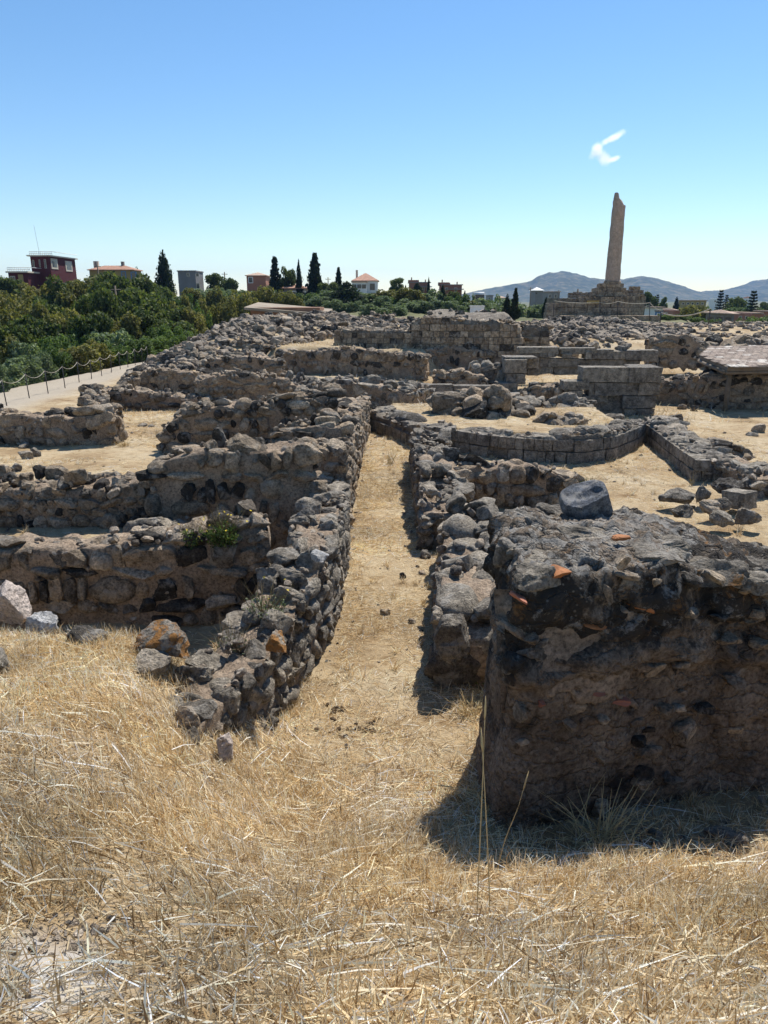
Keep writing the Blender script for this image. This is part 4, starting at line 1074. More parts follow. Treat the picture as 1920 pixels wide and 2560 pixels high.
o = bpy.data.objects.new('roof', mesh_np('roof', Vr - np.array(PLOC[shed.name]), [[0, 1, 2, 3], [7, 6, 5, 4], [4, 5, 1, 0], [5, 6, 2, 1], [6, 7, 3, 2], [7, 4, 0, 3]], M_ROOFMUD)); COL.objects.link(o); o.parent = shed
M_WHITE = plain('white_paint', (0.72, 0.71, 0.68), var=0.08)
wb = atd(1194, 781, 37.5)
o = thing('utility_box', 'plain white box standing on the bare mound', 'box', (wb[0], 37.5, wb[2]))
boxm('cabinet', o, wb[0] - .33, wb[0] + .33, 37.5, 38.0, wb[2] - 0.3, wb[2] + .28, M_WHITE)
boxm('lid', o, wb[0] - .36, wb[0] + .36, 37.47, 38.03, wb[2] + .283, wb[2] + .32, M_WHITE)

# ---------------------------------------------------------------- temple podium and column
TD = 66.0
tp = atd(1500, 800, TD)
temple = thing('temple_ruin', 'ruined temple podium of weathered blocks carrying a single broken column', 'ruin', (tp[0], TD, g1(tp[0], TD)))
def rows(root, p0, p1, z0, z1, ch, depth, lens, mat, r, name='block', skip=0.0, zt=None, inn=None):
    dx, dy = p1[0] - p0[0], p1[1] - p0[1]
    L = math.hypot(dx, dy); dx /= L; dy /= L
    nx_, ny_ = (-dy, dx) if inn is None else inn
    n = max(1, int(round((z1 - z0) / ch))); ch = (z1 - z0) / n
    for k in range(n):
        t = -r.random() * lens[0]
        while t < L:
            w = r.uniform(*lens)
            a_, b2 = max(t, 0), min(t + w, L)
            t += w
            if b2 - a_ < 0.15 or r.random() < skip: continue
            m_ = (a_ + b2) / 2
            zc = z0 + ch * (k + 0.5)
            if zt and zc > zt(m_): continue
            j = r.uniform(-0.03, 0.03)
            put((BLOCKS[r.randrange(10)], (p0[0] + dx * m_ + nx_ * (depth / 2 + j), p0[1] + dy * m_ + ny_ * (depth / 2 + j), zc), (0, 0, math.atan2(dy, dx)), ((b2 - a_) * 0.985, depth, ch * 0.975), mat), root, name)
rt = random.Random(5)
X = lambda px, y, D=TD: atd(px, y, D)
z_top, z_bot = X(1500, 742)[2], X(1500, 800)[2] - 0.3
xl, xm, xr = X(1402, 760)[0], X(1568, 760)[0], X(1613, 760, 70)[0]
boxm('infill', temple, xl + .25, xm - .1, TD + .3, TD + 7, z_bot, z_top - 0.12, M_TEMPLE)
boxm('infill', temple, xm - .6, xr - .45, TD + 3.6, TD + 9, z_bot, z_top - 0.15, M_TEMPLE)
rows(temple, (xl, TD), (xm, TD), z_bot, z_top, 0.42, 0.6, (0.6, 1.4), M_TEMPLE, rt, zt=lambda t: z_top - 0.5 * (t < 1.0))
rows(temple, (xm, TD), (xr, TD + 4), z_bot, z_top + .05, 0.33, 0.6, (0.35, 0.8), M_TEMPLE, rt)
rows(temple, (X(1388, 790)[0], TD - 1.6), (X(1636, 790)[0], TD - 1.6), X(1500, 806, TD - 1.6)[2] - 0.4, X(1500, 789, TD - 1.6)[2], 0.48, 1.4, (0.9, 1.9), M_TEMPLE, rt)
for k in range(7):                                        # steps at the left end
    y0 = 757 + k * 6
    a = X(1370 - k * 1.0, y0, TD + 0.6 - k * .25); b2 = X(1406, y0 + 6, TD + 0.6 - k * .25)
    put((BLOCKS[k], ((a[0] + b2[0]) / 2, TD + 1.2 - k * .25, (a[2] + b2[2]) / 2 - 0.05), (0, 0, 0), (b2[0] - a[0], 1.2, 0.26), M_TEMPLE), temple, 'step')
rows(temple, (X(1440, 735)[0], TD + 2.6), (X(1494, 735)[0], TD + 2.6), z_top - 0.1, X(1460, 732, TD + 2.6)[2], 0.3, 0.5, (0.8, 1.5), M_TEMPLE, rt)
# stepped seat of the column
for (p0, p1, ya, yb, d, l) in ((1478, 1566, 729, 741, 2.6, (0.5, 1.0)), (1490, 1566, 719, 729, 2.0, (0.5, 0.9)), (1500, 1560, 708, 719, 1.55, (0.6, 1.1))):
    a = X(p0, ya, TD + .9); b2 = X(p1, yb, TD + .9)
    boxm('infill', temple, a[0] + .2, b2[0] - .2, TD + 1.2, TD + 1.0 + d, b2[2] - .05, a[2] - .04, M_TEMPLE)
    rows(temple, (a[0], TD + .95), (b2[0], TD + .95), b2[2], a[2], 0.36, 0.5, l, M_TEMPLE, rt)
# broken wall stump to the right of the column
a = X(1566, 716, TD + 2.4); b2 = X(1611, 742, TD + 2.4)
rows(temple, (a[0], TD + 2.4), (b2[0], TD + 2.4), b2[2] - .05, a[2], 0.33, 0.8, (0.4, 0.9), M_TEMPLE, rt, zt=lambda t: a[2] - abs(t - 0.6) * 0.55 + (0.3 if 0.5 < t < 1.2 else 0))
# shaft
cb = X(1531, 706, TD + 1.7)
ct = X(1546, 516, TD + 1.7)
cx = cb[0]
hs = ct[2] - cb[2]
V, F = [], []
sg, rn = 44, 46
for j in range(rn + 1):
    w = j / rn
    rr = 0.655 * (1 - w) + 0.545 * w
    for i in range(sg):
        a = 2 * math.pi * i / sg
        V.append((rr * math.cos(a), rr * math.sin(a), hs * w))
for j in range(rn):
    for i in range(sg):
        F.append([j * sg + i, j * sg + (i + 1) % sg, (j + 1) * sg + (i + 1) % sg, (j + 1) * sg + i])
F.append([rn * sg + i for i in range(sg)]); F.append([sg - 1 - i for i in range(sg)])
V = np.array(V)
rad_ = V[:, :2] / np.linalg.norm(V[:, :2], axis=1, keepdims=True)
dn = fbm(V, 1.4, 3, 5) * 0.03 + np.minimum(fbm(V, 3.2, 2, 6) + 0.45, 0) * 0.09
V[:, :2] += rad_ * dn[:, None]
topm = V[:, 2] > hs * 0.97
V[:, 2] += np.where(topm, (fbm(V, 2.2, 2, 7)) * 0.10 + V[:, 0] * 0.14, 0)
col = mesh_np('shaft', V, F, M_COLUMN, smooth=True, sharp=40)
o = obj('shaft', col, temple, (cx, cb[1], cb[2]))
# broken upper drum
def loft(name, secs, mat, parent, loc, seed, amp=0.03):
    V, F = [], []
    n = len(secs[0][3]) if False else 20
    for (ox, oy, z, rx, ry) in secs:
        for i in range(n):
            a = 2 * math.pi * i / n
            V.append((ox + rx * math.cos(a), oy + ry * math.sin(a), z))
    for j in range(len(secs) - 1):
        for i in range(n):
            F.append([j * n + i, j * n + (i + 1) % n, (j + 1) * n + (i + 1) % n, (j + 1) * n + i])
    k = len(secs) - 1
    F.append([k * n + i for i in range(n)]); F.append([n - 1 - i for i in range(n)])
    V = np.array(V); V += np.stack([fbm(V, 3, 3, seed + s) for s in range(3)], 1) * amp
    return obj(name, mesh_np(name, V, F, mat, smooth=True, sharp=35), parent, loc)
s0 = cb[2] + hs
loft('broken_drum', [(-0.06, 0, -0.03, 0.46, 0.5), (-0.08, 0, 0.12, 0.45, 0.48), (-0.14, 0, 0.35, 0.38, 0.44), (-0.19, 0, 0.52, 0.31, 0.4), (-0.26, 0, 0.62, 0.23, 0.36), (-0.28, 0, 0.80, 0.20, 0.30), (-0.29, 0, 1.03, 0.17, 0.25), (-0.29, 0, 1.09, 0.12, 0.2)], M_COLUMN, temple, (cx, cb[1], s0), 3, 0.05)
loft('base_moulding', [(0, 0, -0.1, 0.70, 0.7), (0, 0, -.02, 0.76, 0.76), (0, 0, 0.1, 0.75, 0.75), (0, 0, 0.16, 0.67, 0.67), (0, 0, .17, .3, .3)], M_TEMPLE, temple, (cx, cb[1], cb[2] - 0.02), 9, 0.03)
# low block wall running right from the podium, and the rough wall after it
p = atd(1690, 812, 58)
lw = thing('ashlar_wall', 'long low block wall running right from the temple podium', 'wall', (p[0], 58, g1(p[0], 58)))
rows(lw, (atd(1560, 812, 60)[0], 60), (atd(1771, 812, 57)[0], 57), atd(1690, 822, 58)[2] - .3, atd(1690, 806, 58)[2], 0.42, 0.7, (1.0, 2.2), M_ASHLAR, rt)
wall('rubble_wall', 'straight rough wall in front of the town at the right edge', [wd(1772, 808, 56), wd(1850, 806, 56), wd(1990, 808, 56)], 0.8, c=0.32, zb=0.5, seed=50, rough=0.06, small_mat=M_STONE_FAR, mortar=M_MORTAR_GREY)
# notice and rope on the podium
M_OCHRE = plain('ochre_board', (0.36, 0.25, 0.10)); M_ROPE = plain('rope', (0.40, 0.36, 0.29)); M_POST = plain('dark_steel_post', (0.05, 0.045, 0.045), rough=0.5)
M_WOOD = plain('grey_timber', (0.15, 0.12, 0.09), scale=3)
a = X(1468, 751, TD - .3); b2 = X(1498, 759, TD - .3)
o = thing('notice_board', 'small ochre board hung on the podium wall', 'sign', (a[0], TD - .3, b2[2]))
boxm('panel', o, a[0], b2[0], TD - .3, TD - .22, b2[2], a[2], M_OCHRE)
boxm('rim', o, a[0] - .06, b2[0] + .06, TD - .34, TD - .20, a[2] + .004, a[2] + .07, M_WOOD)

def tube(name, pts, rad, mat, parent=None, n=5, label=None):
    pts = np.array(pts, float)
    pl = np.array(PLOC.get(parent.name, (0, 0, 0))) if parent is not None else np.zeros(3)
    V, F = [], []
    rads = rad if hasattr(rad, '__len__') else [rad] * len(pts)
    for k, p in enumerate(pts):
        d = pts[min(k + 1, len(pts) - 1)] - pts[max(k - 1, 0)]
        d /= np.linalg.norm(d) + 1e-9
        s = np.cross(d, (0.3, 0.2, 1.0) if abs(d[2]) < 0.9 else (1, 0, 0)); s /= np.linalg.norm(s); t = np.cross(d, s)
        for i in range(n):
            a = 2 * math.pi * i / n
            V.append(p + rads[k] * (math.cos(a) * s + math.sin(a) * t) - pl)
    for k in range(len(pts) - 1):
        for i in range(n):
            F.append([k * n + i, k * n + (i + 1) % n, (k + 1) * n + (i + 1) % n, (k + 1) * n + i])
    F.append(list(range(n))[::-1]); F.append([(len(pts) - 1) * n + i for i in range(n)])
    o = bpy.data.objects.new(name, mesh_np(name, V, F, mat, smooth=True)); COL.objects.link(o)
    if parent is not None: o.parent = parent
    return o
def sag(a, b_, s, n=9):
    return [(a[0] + (b_[0] - a[0]) * i / n, a[1] + (b_[1] - a[1]) * i / n, a[2] + (b_[2] - a[2]) * i / n - s * 4 * (i / n) * (1 - i / n)) for i in range(n + 1)]
# rope fences
posts = [(-35, 1034), (18, 1016), (74, 996), (121, 984), (163, 971), (198, 956), (229, 948), (255, 941), (279, 932), (301, 924), (320, 919), (338, 913), (356, 909), (372, 905)]
feet = [hit(*p) for p in posts]
fence = thing('rope_fence', 'rope slung between thin dark posts beside the gravel path', 'fence', feet[3])
tops = []
for f in feet:
    lean = rng.gauss(0, .03)
    t_ = (f[0] + lean, f[1], f[2] + 0.82)
    tube('post', [(f[0], f[1], f[2] - .15), t_], 0.016, M_POST, fence, 6)
    tops.append((t_[0], t_[1], t_[2] - .03))
for a, b2 in zip(tops[:-1], tops[1:]): tube('rope', sag(a, b2, 0.13 + rng.random() * .05), 0.008, M_ROPE, fence, 5)
pf = [atd(px, y, D) for px, y, D in ((1385, 775, 63), (1500, 790, 63), (1545, 786, 63), (1625, 785, 62), (1652, 786, 62))]
pt = [atd(px, y, D) for px, y, D in ((1385, 752, 63), (1500, 756, 63), (1545, 754, 63), (1625, 757, 62), (1652, 776, 62))]
f2 = thing('rope_fence', 'rope barrier strung along the front of the temple podium', 'fence', (pf[0][0], 63, 1.2))
for a, b2 in zip(pf, pt): tube('post', [(a[0], a[1], g1(a[0], a[1]) - .1), b2], 0.03, M_POST, f2, 6)
for a, b2 in zip(pt[:-1], pt[1:]): tube('rope', sag(a, b2, 0.12), 0.028, M_ROPE, f2, 5)
qf = [atd(px, y, D) for px, y, D in ((1653, 782, 56), (1776, 772, 54))]
f3 = thing('rope_barrier', 'sagging thick rope between two posts before the tiled house', 'rope', (qf[0][0], 56, 1.2))
for a in qf: tube('post', [(a[0], a[1], g1(a[0], a[1]) - .1), a], 0.04, M_POST, f3, 6)
tube('rope', sag(qf[0], qf[1], 0.35, 14), 0.04, M_ROPE, f3, 6)

# ---------------------------------------------------------------- shelter with shingled roof
sh0 = atd(1850, 1010, 21.5)
shelter = thing('shelter', 'low open shelter with a flat shingled roof over the ruins at the right edge', 'shelter', (sh0[0], 21.5, 0))
RC = [atd(1819, 918, 19.6), atd(1752, 881, 22.2), atd(1783, 868, 24.8), atd(2030, 866, 25.2), atd(2060, 921, 19.8)]
pl_z = lambda y: RC[0][2] + (RC[2][2] - RC[0][2]) * (y - 19.6) / 5.2
RC = [(p[0], p[1], pl_z(p[1])) for p in RC]
M_SHINGLE = stone_material('roof_shingle', [(0, (0.17, 0.13, 0.105)), (0.5, (0.23, 0.18, 0.145)), (0.85, (0.28, 0.225, 0.18)), (0.93, (0.46, 0.41, 0.36)), (1, (0.5, 0.46, 0.4))], dust=0.1, scale=0.7, bstr=0.3)
V = np.array(RC + [(p[0], p[1], p[2] - 0.10) for p in RC]); n = 5
F = [list(range(n)), [2 * n - 1 - i for i in range(n)]] + [[(i + 1) % n, i, i + n, (i + 1) % n + n] for i in range(n)]
o = bpy.data.objects.new('roof_deck', mesh_np('roof_deck', V - np.array(PLOC[shelter.name]), F, M_WOOD)); COL.objects.link(o); o.parent = shelter
RP = [(p[0], p[1]) for p in RC]
sme = mesh_np('shingle', *block_verts(900, (3, 3, 1), 0.02, 0.05), M_SHINGLE)
cand = []
y = 19.55; k = 0
slope = math.atan((RC[2][2] - RC[0][2]) / 5.2)
while y < 25.1:
    x = 6.5 + (k % 2) * 0.12
    while x < 13.2:
        if in_poly(np.array([x]), np.array([y + .1]), RP)[0]:
            cand.append((x, y))
        x += 0.26
    y += 0.24; k += 1
cand.sort(key=lambda c: abs(c[0] - 9.5) + abs(c[1] - 20) * 0.5)
for x, y in cand[:280]:
    put((sme, (x, y + .1, pl_z(y + .1) + 0.022 + rng.random() * .008), (slope + 0.05, 0, rng.gauss(0, .03)), (0.245, 0.29, 0.022), None), shelter, 'shingle')
if cand[280:]:
    VS, FS = [], []
    off = 0
    bvv, bff = block_verts(901, (1, 1, 1), 0.0, 0.0)
    for x, y in cand[280:]:
        VS.append(bvv * np.array([0.245, 0.29, 0.022]) + np.array([x, y + .1, pl_z(y + .1) + 0.024]) - np.array(PLOC[shelter.name])); FS += [[i + off for i in f] for f in bff]; off += len(bvv)
    o = bpy.data.objects.new('shingles', mesh_np('shingles', np.concatenate(VS), FS, M_SHINGLE)); COL.objects.link(o); o.parent = shelter; o['kind'] = 'stuff'
for px, D in ((1764, 22.2), (1824, 19.95), (1965, 20.0), (1800, 24.4)):
    a = atd(px, 940, D)
    tube('post', [(a[0], D, g1(a[0], D) - .1), (a[0], D, pl_z(D) - .09)], 0.07, M_WOOD, shelter, 8)
for a, b2 in ((RC[0], RC[1]), (RC[4], RC[0]), (RC[1], RC[2])):
    tube('beam', [(a[0], a[1] + .1, a[2] - .15), (b2[0], b2[1] + .05, b2[2] - .15)], 0.055, M_WOOD, shelter, 6)
boxm('back_wall', shelter, atd(1800, 940, 24)[0], 13.5, 24.0, 24.3, -.1, 1.1, M_MORTAR_GREY)

# ---------------------------------------------------------------- houses
M_GLASS, _nt, _b = mat_new('window_glass', 0.12); _b.inputs['Base Color'].default_value = (0.03, 0.035, 0.045, 1); _b.inputs['Specular IOR Level'].default_value = 0.5
M_TILE = plain('roof_tiles', (0.36, 0.20, 0.135), scale=1.2, var=0.35)
M_TILE2 = plain('faded_roof_tiles', (0.42, 0.30, 0.22), scale=1.2, var=0.3)
C = lambda n, c, s=0.4: plain(n, c, scale=s, var=0.12)
M_RED, M_YEL, M_GREYP, M_CREAM, M_BRICK, M_CONC = C('dark_red_paint', (0.085, 0.02, 0.022)), C('yellow_ochre_paint', (0.32, 0.24, 0.10)), C('grey_render', (0.20, 0.195, 0.19)), C('cream_paint', (0.55, 0.48, 0.38)), C('bare_brick', (0.27, 0.13, 0.085)), C('concrete', (0.22, 0.205, 0.19))
M_BLUE = C('blue_paint', (0.10, 0.22, 0.40)); M_FRAME = C('pale_window_frame', (0.5, 0.45, 0.36)); M_TERRA2 = C('terracotta_paint', (0.36, 0.17, 0.11))
def house(label, D, px0, px1, yt, yb, depth, wm, roof='flat', rh=0, rm=None, wins=(), name='house', cat='house', frame=None, extra=None, over=0.25):
    if px0 + px1 < 1920: px1 = 960 + (px1 - 960) * (D + depth) / D if px1 < 960 else px1
    else: px0 = 960 + (px0 - 960) * (D + depth) / D if px0 > 960 else px0
    a, b2 = atd(px0, yt, D), atd(px1, yb, D)
    zb_ = min(b2[2], g1((a[0] + b2[0]) / 2, D)) - 1.0
    root = thing(name, label, cat, ((a[0] + b2[0]) / 2, D + depth / 2, zb_ + 1.0))
    pl = np.array(PLOC[root.name])
    boxm('wall', root, a[0], b2[0], D, D + depth, zb_, a[2], wm)
    if roof == 'hip':
        zt = atd(px0, yt - rh, D + depth / 2)[2]
        x0, x1, y0, y1 = a[0] - over, b2[0] + over, D - over, D + depth + over
        rd = min(depth / 2, (x1 - x0) / 2) * 0.95
        V = np.array([(x0, y0, a[2] + .01), (x1, y0, a[2] + .01), (x1, y1, a[2] + .01), (x0, y1, a[2] + .01), (x0 + rd, D + depth / 2, zt), (x1 - rd, D + depth / 2, zt), (x0, y0, a[2] + .12), (x1, y0, a[2] + .12), (x1, y1, a[2] + .12), (x0, y1, a[2] + .12)])
        F = [[3, 2, 1, 0], [0, 1, 7, 6], [1, 2, 8, 7], [2, 3, 9, 8], [3, 0, 6, 9], [6, 7, 5, 4], [7, 8, 5], [8, 9, 4, 5], [9, 6, 4]]
        o = bpy.data.objects.new('roof', mesh_np('roof', V - pl, F, rm or M_TILE)); COL.objects.link(o); o.parent = root
    else:
        boxm('roof', root, a[0] - over, b2[0] + over, D - over, D + depth + over, a[2] + .003, a[2] + .18, rm or wm)
    for wdef in wins:
        wa_, wb_ = atd(wdef[0], wdef[2], D - .06), atd(wdef[1], wdef[3], D - .06)
        fr = boxm('door' if len(wdef) > 4 else 'window', root, wa_[0], wb_[0], D - .06, D + .05, wb_[2], wa_[2], frame or M_FRAME)
        m_ = 0.14 * (wb_[0] - wa_[0])
        p_ = bpy.data.objects.new('pane', mesh_np('pane', np.array([(wa_[0] + m_, D - .065, wb_[2] + m_), (wb_[0] - m_, D - .065, wb_[2] + m_), (wb_[0] - m_, D - .065, wa_[2] - m_), (wa_[0] + m_, D - .065, wa_[2] - m_)]) - pl, [[0, 1, 2, 3]], M_GLASS)); COL.objects.link(p_); p_.parent = fr
    if extra: extra(root, a, b2)
    return root
def railing(root, px0, px1, y, D, h, n, mat, depth):
    a, b2 = atd(px0, y, D), atd(px1, y, D)
    for i in range(n + 1):
        x = a[0] + (b2[0] - a[0]) * i / n
        tube('baluster', [(x, D, a[2]), (x, D, a[2] + h)], 0.03, mat, root, 4)
    for zz in (h, h * .5): tube('rail', [(a[0], D, a[2] + zz), (b2[0], D, a[2] + zz)], 0.035, mat, root, 4)
    tube('rail', [(b2[0], D, a[2] + h), (b2[0], D + depth, a[2] + h)], 0.035, mat, root, 4)
def red_extra(root, a, b2):
    railing(root, 74, 130, 638, 109.8, 0.5, 12, M_WHITE, 9)
    for (ya, yb_, z0_, z1_) in ((110.3, 112.5, 648, 674), (115.2, 117.6, 650, 677)):       # windows of the long side
        zt_, zl_ = atd(140, z0_, 113)[2], atd(140, z1_, 113)[2]
        fr = boxm('window', root, b2[0] - .05, b2[0] + .06, ya, yb_, zl_, zt_, M_FRAME)
        pn = boxm('pane', root, b2[0] + .06, b2[0] + .065, ya + .3, yb_ - .3, zl_ + .25, zt_ - .25, M_GLASS); pn.parent = fr
    p0 = atd(99, 636, 112); tube('antenna', [p0, (p0[0] - .3, p0[1], p0[2] + 4.0)], 0.018, M_POST, root, 4)
    wa_, wb_ = atd(20, 682, 106.5), atd(75, 735, 106.5)
    boxm('annex', root, wa_[0], wb_[0], 106.5, 114, wb_[2], wa_[2], M_RED)
    boxm('annex_roof', root, wa_[0] - .2, wb_[0] + .2, 106.2, 114.2, wa_[2] + .003, wa_[2] + .2, M_CREAM)
    railing(root, 19, 75, 678, 106.4, 0.5, 12, M_WHITE, 5)
    for (x0, x1, y0, y1) in ((24, 40, 690, 714),):
        q0, q1 = atd(x0, y0, 106.4), atd(x1, y1, 106.4)
        fr = boxm('window', root, q0[0], q1[0], 106.42, 106.6, q1[2], q0[2], M_FRAME)
        for s in (0, 1):
            xm_ = q0[0] + (q1[0] - q0[0]) * (0.08 + .46 * s); boxm_ = boxm('pane', root, xm_, xm_ + (q1[0] - q0[0]) * .38, 106.40, 106.415, q1[2] + .1, q0[2] - .1, M_GLASS); boxm_.parent = fr
    q0, q1 = atd(44, 686, 106.4), atd(63, 735, 106.4)
    boxm('panel', root, q0[0], q1[0], 106.45, 106.6, q1[2], q0[2], M_YEL)
house('dark red flat roofed villa with railings above the trees', 110, 75, 194, 641, 710, 9, M_RED, rm=M_CREAM, over=0.35, wins=[(80, 87, 650, 668), (96, 102, 649, 668), (109, 117, 648, 671)], extra=red_extra)
def yel_extra(root, a, b2):
    for px in (237, 242): 
        q = atd(px, 663, 118); boxm('chimney', root, q[0] - .2, q[0] + .2, 118, 118.5, q[2] - .8, q[2] + .6, M_CREAM)
    q = atd(306, 664, 118); boxm('chimney', root, q[0] - .2, q[0] + .2, 118, 118.5, q[2] - .3, q[2] + .6, M_CONC)
house('long yellow house with a tiled roof behind the wood', 116, 223, 356, 676, 715, 4, M_YEL, 'hip', 12, M_TILE, [(302, 316, 678, 697), (326, 342, 679, 700)], extra=yel_extra, frame=M_BLUE)
house('plain grey two storey block right of the tall cypress', 118, 444, 511, 679, 735, 5, M_GREYP, wins=[(466, 475, 682, 691), (489, 498, 682, 692), (490, 500, 708, 722)], rm=M_CONC, over=0.1)
house('small house with red tiles and a white end wall on the ridge', 135, 616, 676, 690, 725, 5, M_TERRA2, 'hip', 9, M_TILE2, [(620, 633, 692, 708)], frame=M_WHITE)
house('tiled pavilion with white pillars among the conifers', 112, 708, 772, 722, 745, 7, M_CONC, 'hip', 12, M_TILE, [(724, 742, 727, 738), (748, 764, 727, 738)], frame=M_WHITE, over=0.5)
def white_extra(root, a, b2):
    q0, q1 = atd(880, 706, 138), atd(916, 745, 138)
    boxm('annex', root, q0[0], q1[0], 138, 140, q1[2] - 1, q0[2], M_WHITE); 
    qq = atd(880, 704, 138); boxm('annex_roof', root, q0[0] - .2, q1[0] + .2, 137.8, 140.1, q0[2] + .003, q0[2] + .2, M_TILE2)
    for k in range(3):
        x0 = 881 + k * 12; w0, w1 = atd(x0, 711, 137.9), atd(x0 + 10, 721, 137.9); boxm('window', root, w0[0], w1[0], 137.92, 138.05, w1[2], w0[2], M_GLASS)
    q = atd(892, 682, 144); boxm('chimney', root, q[0] - .2, q[0] + .2, 144, 144.5, q[2] - 1.5, q[2] + .5, M_CREAM)
house('white house with shuttered windows and a red hipped roof', 140, 882, 945, 703, 748, 8, M_WHITE, 'hip', 20, M_TILE, [(925, 937, 709, 725), (928, 934, 732, 741)], extra=white_extra, frame=M_WOOD)
def brick_extra(px0, px1, D, y):
    def f(root, a, b2):
        for k in range(3):
            q = atd(px0 + (px1 - px0) * (k + .4) / 3, y, D + 1); boxm('pillar', root, q[0] - .12, q[0] + .12, D + 1, D + 1.25, q[2] - .3, q[2] + (.9, .25, .45)[k], M_BRICK)
        q = atd(px0 + 12, y, D + 2); boxm('stair_room', root, q[0] - 1.2, q[0] + 1.2, D + 2, D + 4, q[2] - .3, q[2] + .35, M_BRICK)
        q0, q1 = atd(px0 + 15, y + 12, D - 1.5), atd(px1 + 6, y + 14, D - 1.5); boxm('balcony', root, q0[0], q1[0], D - 1.5, D + .1, q1[2], q0[2], M_CONC)
    return f
house('unfinished brick house with a white ground floor', 170, 1022, 1074, 707, 745, 7, M_BRICK, rm=M_CONC, wins=[(1056, 1062, 717, 728), (1066, 1072, 717, 727), (1052, 1072, 734, 742)], extra=brick_extra(1022, 1074, 170, 704))
house('second unfinished brick house beside the three dark cypresses', 165, 1098, 1154, 713, 745, 9, M_BRICK, rm=M_CONC, wins=[(1113, 1120, 719, 727), (1136, 1143, 719, 730)], extra=brick_extra(1098, 1154, 165, 710))
def solar(root, a, b2):
    q = atd(1192, 750, 101); boxm('solar_panel', root, q[0] - .2, q[0] + 1.0, 101, 102, q[2] - .2, q[2] + .7, M_GLASS, z1b=q[2] - .0); 
    tube('water_tank', [(q[0] - .3, 102, q[2] + .75), (q[0] + 1.1, 102, q[2] + .75)], 0.28, M_WHITE, root, 10)
house('low white flat roofed house behind the bare mound', 100, 1178, 1262, 761, 790, 8, M_WHITE, rm=M_WHITE, wins=[(1216, 1228, 766, 776), (1240, 1250, 766, 778)], extra=solar)
house('small windmill like tower with a pale pointed roof', 180, 1326, 1356, 727, 760, 6, M_CONC, 'hip', 9, M_WHITE, [(1339, 1343, 731, 735)], name='tower', cat='tower', frame=M_WOOD)
house('grey flat roofed building behind the pointed tower', 200, 1354, 1398, 730, 760, 10, M_CONC, rm=M_TILE2, wins=[(1372, 1378, 735, 745), (1386, 1392, 735, 745)])
house('distant brown cube of a house far behind the light green bushes', 260, 1215, 1232, 739, 755, 9, M_CONC, wins=[(1220, 1226, 743, 748)])
house('distant house with a pale tiled roof left of the pointed tower', 230, 1238, 1264, 745, 758, 9, M_CREAM, 'hip', 5, M_TILE2, [(1246, 1252, 748, 753)])
def cars(root, a, b2): pass
house('white walled yard building right of the podium', 88, 1612, 1654, 771, 800, 6, M_WHITE, rm=M_TILE2, wins=[(1616, 1624, 764, 769)])
house('narrow blue kiosk at the right end of the podium', 74, 1638, 1655, 780, 803, 1.2, M_BLUE, rm=M_CONC, name='kiosk', cat='kiosk', wins=[(1643, 1649, 783, 800, 1)], frame=M_WHITE, over=0.05)
house('terracotta house with a faded roof behind the white yard', 105, 1654, 1682, 777, 800, 7, M_TERRA2, 'hip', 8, M_TILE2, [(1662, 1668, 781, 788)])
house('long ochre building below the far hills', 190, 1697, 1764, 752, 770, 9, M_YEL, rm=M_TILE2, wins=[(1705 + 12 * k, 1711 + 12 * k, 756, 762) for k in range(5)])
house('house with a wide hipped tile roof and dark veranda', 92, 1766, 1832, 786, 810, 8, M_CONC, 'hip', 12, M_TILE2, [(1770, 1785, 791, 801), (1790, 1808, 791, 801), (1812, 1828, 791, 802)], over=0.5, frame=M_WOOD)
house('white cube house on the far slope', 240, 1781, 1798, 748, 762, 8, M_WHITE, wins=[(1786, 1790, 751, 755)])
house('brown low house with a solar heater at the right edge', 98, 1840, 1876, 785, 806, 8, M_TERRA2, rm=M_TILE2, wins=[(1848, 1854, 790, 798), (1864, 1870, 790, 798)])
house('terracotta house cut off by the right edge', 102, 1888, 1960, 781, 808, 8, M_TERRA2, rm=M_TILE2, wins=[(1894, 1899, 787, 796), (1906, 1912, 787, 797)])
house('tiny white house with a red roof on the far slope', 330, 1860, 1876, 746, 758, 9, M_WHITE, 'hip', 5, M_TILE, [(1865, 1869, 749, 753)])
# utility poles
for k, (px, yt, D, lab) in enumerate([(287, 714, 66, 'slender pole rising from the wood'), (243, 660, 112, 'thick pole beside the yellow house'), (561, 680, 130, 'pole behind the pines on the ridge'), (820, 693, 140, 'thin pole left of the white house'), (1327, 718, 150, 'tall dark pole at the left of the pointed tower'), (1397, 725, 150, 'dark pole right of the pointed tower'), (1445, 722, 80, 'short pole behind the podium')]):
    t_ = atd(px, yt, D); b2 = (t_[0], D, g1(t_[0], D) - .2)
    o = thing('utility_pole', lab, 'pole', (b2[0], D, b2[2] + .2))
    tube('pole', [b2, t_], [0.13, 0.08], M_WOOD, o, 6)
    tube('crossarm', [(t_[0] - .5, D, t_[2] - .35), (t_[0] + .5, D, t_[2] - .35)], 0.05, M_WOOD, o, 4)

